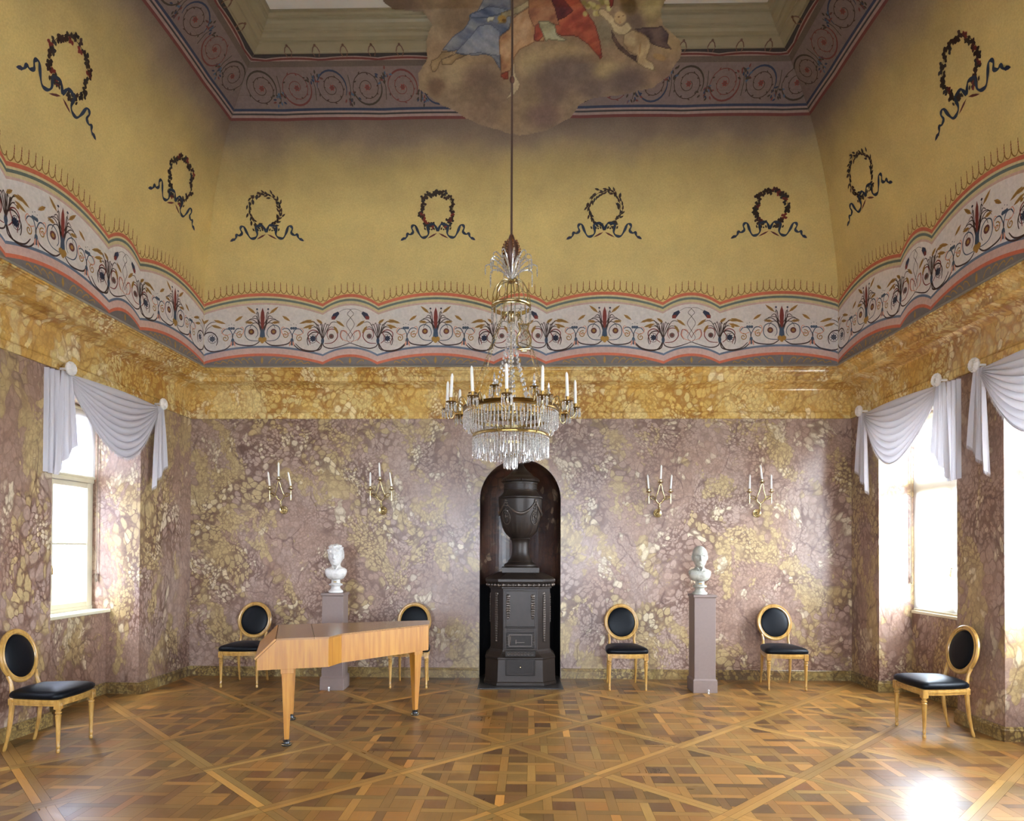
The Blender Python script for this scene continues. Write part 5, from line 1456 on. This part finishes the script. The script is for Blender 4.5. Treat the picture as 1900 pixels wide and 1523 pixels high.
    for a in (-PI / 2 - .78, -PI / 2 + .78):
        mb = MB()
        for R1, rr_ in ((1.0, .007), (.62, .005)):
            pth = []
            for j in range(25):
                b = 2 * PI * j / 24; z = 2.03 + .088 * R1 * math.sin(b); r = rad(z) + .004; aa = a + .062 * R1 * math.cos(b) / r; pth.append((r * math.cos(aa), r * math.sin(aa), z))
            mb.tube(pth, rr_, 6, cap=False)
        r = rad(2.03) + .002; mb.ball((r * math.cos(a), r * math.sin(a), 2.04), .020, 12, 0, (.8, .8, 1.3)); mb.build('medallion', M_CASTH, urn, smooth=60)
    mb = MB(); lid = [(.195, 2.464), (.222, 2.466), (.232, 2.476), (.232, 2.492), (.224, 2.505), (.190, 2.530), (.168, 2.545), (.150, 2.560), (.138, 2.575), (.110, 2.600), (.082, 2.622), (.058, 2.650), (.040, 2.676), (.034, 2.690), (.042, 2.697), (.044, 2.706), (.034, 2.714), (.030, 2.720), (.036, 2.728), (.038, 2.740), (.030, 2.752), (.012, 2.758), (.001, 2.759)]
    mb.lathe(lid, 96, (0, 0, 0), 0, lambda r, z, a: r * (1 + (.035 * abs(math.sin(a * 22)) if 2.470 < z < 2.535 else 0)), None, False); mb.build('urn_lid', M_CAST, t, smooth=40)
stove()

# ================================================================ WALL SCONCES
def candle(parent, x, y, z, h=.185, tilt=(0, 0), r=.0115):
    mb = MB(); T = lambda p: (x + p[0] + tilt[0] * p[2], y + p[1] + tilt[1] * p[2], z + p[2])
    mb.lathe([(r * .9, 0), (r, .004), (r, h * .55), (r * .93, h - .022), (r * .6, h - .008), (r * .15, h)], 12, (0, 0, 0), 0, None, T)
    return mb.build('candle', M_CANDLE, parent, smooth=40)
def sconce(label, s, z, tl):
    p = W('back', s, z)
    t = thing('wall_sconce', label, 'wall sconce', p, math.atan2(BD[1], BD[0]), 'brass candle sconces on the back wall')
    mb = MB(); RT = lambda q: (q[0], -q[2], q[1])
    mb.lathe([(.001, .0), (.052, .0), (.056, .008), (.050, .018), (.040, .016), (.034, .026), (.024, .024), (.018, .040), (.008, .046), (.001, .046)], 30, (0, 0, 0), 0, lambda r, zz, a: r * (1 + .03 * math.cos(10 * a)), RT)
    mb.build('wall_rosette', M_BRASS, t, smooth=40)
    mb = MB()
    mb.tube(catmull([(0, -.04, 0), (0, -.075, .0), (0, -.105, .03), (0, -.12, .075), (0, -.13, .12)], 5), .0115, 8)
    mb.ball((0, -.12, .075), .016, 10); mb.ball((0, -.128, .11), .012, 10, 0, (1, 1, 1.5))
    mb.build('stem', M_BRASS, t, smooth=50)
    ends = [(-.135, -.14, .258), (.135, -.14, .258), (0, -.20, .372)]
    for i, (ex, ey, ez) in enumerate(ends):
        mb = MB()
        if i < 2:
            s_ = -1 if i == 0 else 1
            mb.tube(catmull([(0, -.13, .115), (s_ * .030, -.135, .135), (s_ * .048, -.14, .17), (s_ * .085, -.14, .165), (s_ * .115, -.14, .190), (ex, ey, .195)], 5), .008, 8)
            mb.tube(catmull([(s_ * .048, -.14, .168), (s_ * .075, -.145, .200), (s_ * .11, -.145, .205), (ex, ey, .180)], 5), .006, 6)
            mb.tube([(ex, ey, .115), (ex, ey, .16), (ex, ey, .24)], [.006, .010, .008], 8)
        else:
            for s_ in (-1, 1): mb.tube(catmull([(s_ * .012, -.13, .115), (s_ * .052, -.15, .16), (s_ * .050, -.17, .20), (s_ * .026, -.185, .27), (s_ * .014, -.195, .33), (0, -.20, .355)], 5), .0078, 8)
        arm = mb.build('arm', M_BRASS, t, smooth=50)
        mb = MB(); mb.lathe([(.003, -.012), (.010, -.010), (.030, -.002), (.037, .004), (.036, .008), (.014, .006), (.013, .030), (.016, .034), (.015, .040), (.010, .040)], 20, (ex, ey, ez)); mb.build('drip_pan', M_BRASS, arm, smooth=40)
        candle(arm, ex, ey, ez + .034, .185, (tl[i], 0))
    return t
sconce('three-candle brass sconce, leftmost on the back wall', 1.214, 2.128, (-.12, -.20, -.01))
sconce('three-candle brass sconce between the curly-haired bust and the stove niche', 2.493, 2.125, (.0, -.14, -.06))
sconce('three-candle brass sconce between the stove niche and the bald bust', 5.992, 2.100, (-.09, .08, .05))
sconce('three-candle brass sconce, rightmost on the back wall', 7.241, 2.103, (.03, -.01, -.12))

# ================================================================ CHANDELIER
def chandelier():
    cx, cy = -.013, 5.30
    t = thing('crystal_chandelier', 'large brass and crystal chandelier with a ring of unlit white candles', 'chandelier', (cx, cy, 0))
    rr = random.Random(12)
    mb = MB(); mb.tube([(0, 0, 7.285), (0, 0, 6.2), (0, 0, 5.0), (0, 0, 4.08)], .0085, 8); cab = mb.build('suspension_cord', M_CABLE, t)
    mb = MB(); mb.ball((0, 0, 5.352), .021, 12, 0, (1, 1, 1.5)); mb.build('cord_bead', M_RUST, cab, smooth=60)
    # brown pear under a cap, hung with amber beads
    mb = MB(); mb.lathe([(.004, 4.125), (.014, 4.120), (.022, 4.10), (.028, 4.075), (.046, 4.062), (.056, 4.03), (.056, 3.98), (.044, 3.93), (.020, 3.90), (.010, 3.86), (.004, 3.80)][::-1], 24); cap = mb.build('canopy', M_RUST, t, smooth=50)
    mb = MB()
    for k in range(8):
        a = 2 * PI * k / 8 + .2
        for j in range(8):
            f = j / 7; r = .048 + .024 * math.sin(PI * min(1, f * 1.05)); z = 4.06 - .165 * f
            mb.ball((r * math.cos(a), r * math.sin(a), z), .0095, 8)
    mb.build('amber_beads', M_AMBER, cap, smooth=60)
    drops = []          # (top point, length, radius) of every prism
    # spray of glass jets
    mb = MB(); tips = []
    for k in range(20):
        a = 2 * PI * k / 20 + (.15 if k % 2 else 0); R = (.205, .155)[k % 2] * rr.uniform(.95, 1.04); h = (.115, .19)[k % 2]
        pth = catmull([(.012 * math.cos(a), .012 * math.sin(a), 3.768), (R * .42 * math.cos(a), R * .42 * math.sin(a), 3.768 + h * .68), (R * .8 * math.cos(a), R * .8 * math.sin(a), 3.768 + h), (R * math.cos(a), R * math.sin(a), 3.768 + h * .92)], 4)
        mb.tube(pth, [.0065] * 9 + [.005] * (len(pth) - 9), 6); tips.append(pth[-1])
    mb.build('glass_spray', M_CRYS, t, smooth=40)
    for p in tips: drops.append((tuple(p), rr.uniform(.07, .13), .006))
    # crown of hoops over the upper ring
    mb = MB(); mb.lathe([(.001, 3.772), (.016, 3.770), (.030, 3.755), (.034, 3.745), (.020, 3.738), (.001, 3.738)][::-1], 20)
    for k in range(10):
        a = 2 * PI * k / 10 + .1
        mb.tube(catmull([(.022 * math.cos(a), .022 * math.sin(a), 3.752), (.085 * math.cos(a), .085 * math.sin(a), 3.745), (.138 * math.cos(a), .138 * math.sin(a), 3.665), (.150 * math.cos(a), .150 * math.sin(a), 3.55)], 6), .0042, 6)
    mb.build('crown', M_BRASS, t, smooth=50)
    mb = MB(); mb.lathe([(.149, 3.530), (.156, 3.530), (.158, 3.536), (.154, 3.548), (.158, 3.556), (.156, 3.562), (.149, 3.562), (.149, 3.530)], 48, cap=False)
    mb.build('upper_ring', M_BRASS, t, smooth=40)
    for k in range(18):
        a = 2 * PI * k / 18; drops.append(((.153 * math.cos(a), .153 * math.sin(a), 3.528), .105, .0055))
    mb = MB()            # gilt leaves round the core
    for k in range(10):
        a = 2 * PI * k / 10; mb.tube(catmull([(0, 0, 3.46), (.03 * math.cos(a), .03 * math.sin(a), 3.50), (.065 * math.cos(a), .065 * math.sin(a), 3.485), (.068 * math.cos(a), .068 * math.sin(a), 3.455)], 4), .0055, 6)
    mb.lathe([(.004, 3.77), (.005, 3.5), (.012, 3.49), (.006, 3.47), (.014, 3.44), (.006, 3.42), (.005, 2.60), (.010, 2.58), (.001, 2.56)][::-1], 12)
    mb.build('core_rod', M_BRASS, t, smooth=50)
    mb = MB()            # glass balls threaded on the core
    z = 3.42
    while z > 2.80:
        r = rr.choice([.010, .014, .018, .012]); mb.ball((0, 0, z), r, 10, 0, (1, 1, 1.1)); z -= r * 2.1
    for k in range(6):
        a = 2 * PI * k / 6 + .3
        for j in range(16):
            f = j / 15; r = .02 + .13 * f ** 1.5; mb.ball((r * math.cos(a), r * math.sin(a), 3.40 - .56 * f), .0085 if j % 3 else .012, 8, 0, (1, 1, 1.6))
    mb.build('bead_strings', M_CRYS, t, smooth=50)
    # lyre ornament in the upper part
    mb = MB()
    for s in (-1, 1): mb.tube(catmull([(.10 + s * .012, -.01, 3.22), (.10 + s * .05, -.01, 3.25), (.10 + s * .052, -.01, 3.31), (.10 + s * .030, -.01, 3.36), (.10 + s * .042, -.01, 3.42)], 5), .008, 6)
    mb.box(.045, .155, -.018, -.002, 3.205, 3.222, 0, None, .003); mb.box(.075, .125, -.02, 0, 3.19, 3.205, 0, None, .003); mb.box(.06, .14, -.015, -.005, 3.405, 3.413)
    for q_ in range(6): mb.tube([(.078 + q_ * .009, -.01, 3.22), (.078 + q_ * .009, -.01, 3.41)], .0015, 4)
    mb.build('lyre_ornament', M_BRASS, t, smooth=50)
    # chains to the candle ring
    for k in range(6):
        a = 2 * PI * k / 6 + .52; mb = MB(); n = 34
        P0 = Vector((.085 * math.cos(a), .085 * math.sin(a), 3.46)); P1 = Vector((.365 * math.cos(a), .365 * math.sin(a), 2.735))
        for j in range(n):
            c = P0.lerp(P1, (j + .5) / n); d = (P1 - P0).normalized(); s_ = Vector((-math.sin(a), math.cos(a), 0)); e = d.cross(s_); q = s_ if j % 2 else e
            mb.tube([tuple(c + d * .0135 * math.cos(b) + q * .0065 * math.sin(b)) for b in [2 * PI * m / 8 for m in range(9)]], .0020, 4, cap=False)
        mb.build('chain', M_BRASS, t)
    # candle ring and lower hoops
    def hoop(nm, R, z, h=.016, th=.006, mat=M_BRASS):
        mb = MB(); mb.lathe([(R - th, z - h), (R + th, z - h), (R + th * 1.5, z - h * .5), (R + th * .6, z), (R + th * 1.5, z + h * .5), (R + th, z + h), (R - th, z + h), (R - th, z - h)], 72, cap=False)
        return mb.build(nm, mat, t, smooth=40)
    hoop('candle_ring', .368, 2.735, .018, .008, M_BRASSD)
    hoop('middle_ring', .300, 2.660, .012, .006)
    hoop('lower_ring', .292, 2.530, .012, .006)
    mb = MB()
    for k in range(6):
        a = 2 * PI * k / 6 + .2
        mb.tube(catmull([(.366 * math.cos(a), .366 * math.sin(a), 2.72), (.33 * math.cos(a), .33 * math.sin(a), 2.62), (.298 * math.cos(a), .298 * math.sin(a), 2.53), (.16 * math.cos(a), .16 * math.sin(a), 2.40), (.05 * math.cos(a), .05 * math.sin(a), 2.385)], 5), .004, 6)
        mb.tube([(.366 * math.cos(a), .366 * math.sin(a), 2.735), (.0, 0, 2.70)], .004, 6)
    mb.torus((0, 0, 2.385), .052, .006, 24, 6)
    mb.build('basket_frame', M_BRASS, t, smooth=50)
    for R, z, n, L, r in ((.370, 2.712, 84, .125, .0068), (.372, 2.600, 0, .1, .006), (.335, 2.66, 60, .115, .0065), (.298, 2.512, 74, .150, .0070), (.255, 2.49, 56, .135, .0062), (.21, 2.465, 44, .12, .006), (.16, 2.44, 32, .11, .006), (.052, 2.380, 16, .105, .007), (.034, 2.375, 9, .11, .006)):
        for k in range(n):
            a = 2 * PI * k / n + R * 7; drops.append(((R * math.cos(a), R * math.sin(a), z), L * rr.uniform(.94, 1.05), r))
    # twelve arms
    for k in range(12):
        a = 2 * PI * (k + .0) / 12 - PI / 2 - .055; c, s = math.cos(a), math.sin(a); mb = MB()
        P = lambda r, z: (r * c, r * s, z)
        mb.tube(catmull([P(.370, 2.735), P(.400, 2.790), P(.430, 2.785), P(.445, 2.720), P(.465, 2.675), P(.495, 2.69), P(.505, 2.735)], 6), .0055, 8)
        mb.tube(catmull([P(.430, 2.77), P(.412, 2.745), P(.425, 2.715), P(.44, 2.725)], 5), .0035, 6)
        arm = mb.build('candle_arm', M_BRASS, t, smooth=50)
        x, y, z = P(.505, 2.745)
        mb = MB(); mb.lathe([(.006, -.030), (.012, -.022), (.010, -.012), (.030, -.006), (.040, .002), (.040, .006), (.012, .006), (.011, .020), (.015, .030), (.016, .036), (.011, .036)], 18, (x, y, z)); mb.build('candle_cup', M_BRASSD, arm, smooth=40)
        candle(arm, x, y, z + .030, .190 + rr.uniform(-.004, .006), (rr.uniform(-.05, .05), rr.uniform(-.04, .04)))
        for q_ in range(9):
            b = 2 * PI * q_ / 9; drops.append(((x + .038 * math.cos(b), y + .038 * math.sin(b), z - .002), .070, .0062))
    # small dishes with faceted spires between the arms
    for k in range(6):
        a = 2 * PI * (k + .5) / 6 - PI / 2 + .10; x, y = .30 * math.cos(a), .30 * math.sin(a); z = 2.86
        mb = MB(); mb.tube([(x * 1.2, y * 1.2, 2.735), (x * 1.05, y * 1.05, 2.79), (x, y, z)], .004, 6); mb.lathe([(.005, -.012), (.030, -.004), (.036, .004), (.004, .002)], 16, (x, y, z)); ds = mb.build('spire_dish', M_BRASSD, t, smooth=40)
        mb = MB(); mb.lathe([(.008, 0), (.016, .015), (.007, .028), (.014, .042), (.006, .055), (.009, .068), (.001, .10)], 6, (x, y, z + .004)); mb.build('glass_spire', M_CRYS, ds)
        for q_ in range(6):
            b = 2 * PI * q_ / 6; drops.append(((x + .034 * math.cos(b), y + .034 * math.sin(b), z - .002), .060, .006))
    # prisms: the hundred that show most are single parts, the rest one mesh
    def prism_mb(mb, p, L, r):
        ph = rr.random() * 2
        mb.ball((p[0], p[1], p[2] - .008), r * .85, 6)
        mb.lathe([(r * .3, -.016), (r, -.026), (r * .95, -L * .55), (r * .75, -L + .012), (.0005, -L)][::-1], 5, p, 0, None, None, True, ph)
    front = sorted(range(len(drops)), key=lambda i: drops[i][0][1] - .0 * drops[i][0][2] - (.4 if drops[i][0][2] < 2.75 else 0) - drops[i][2] * 10)
    pick = set(front[:100]); rest = MB()
    for i, (p, L, r) in enumerate(drops):
        if i in pick:
            mb = MB(); prism_mb(mb, p, L, r); mb.build('crystal_prism', M_CRYS, t)
        else: prism_mb(rest, p, L, r)
    o = rest.build('crystal_prism', M_CRYS, t); o['kind'] = 'stuff'
chandelier()
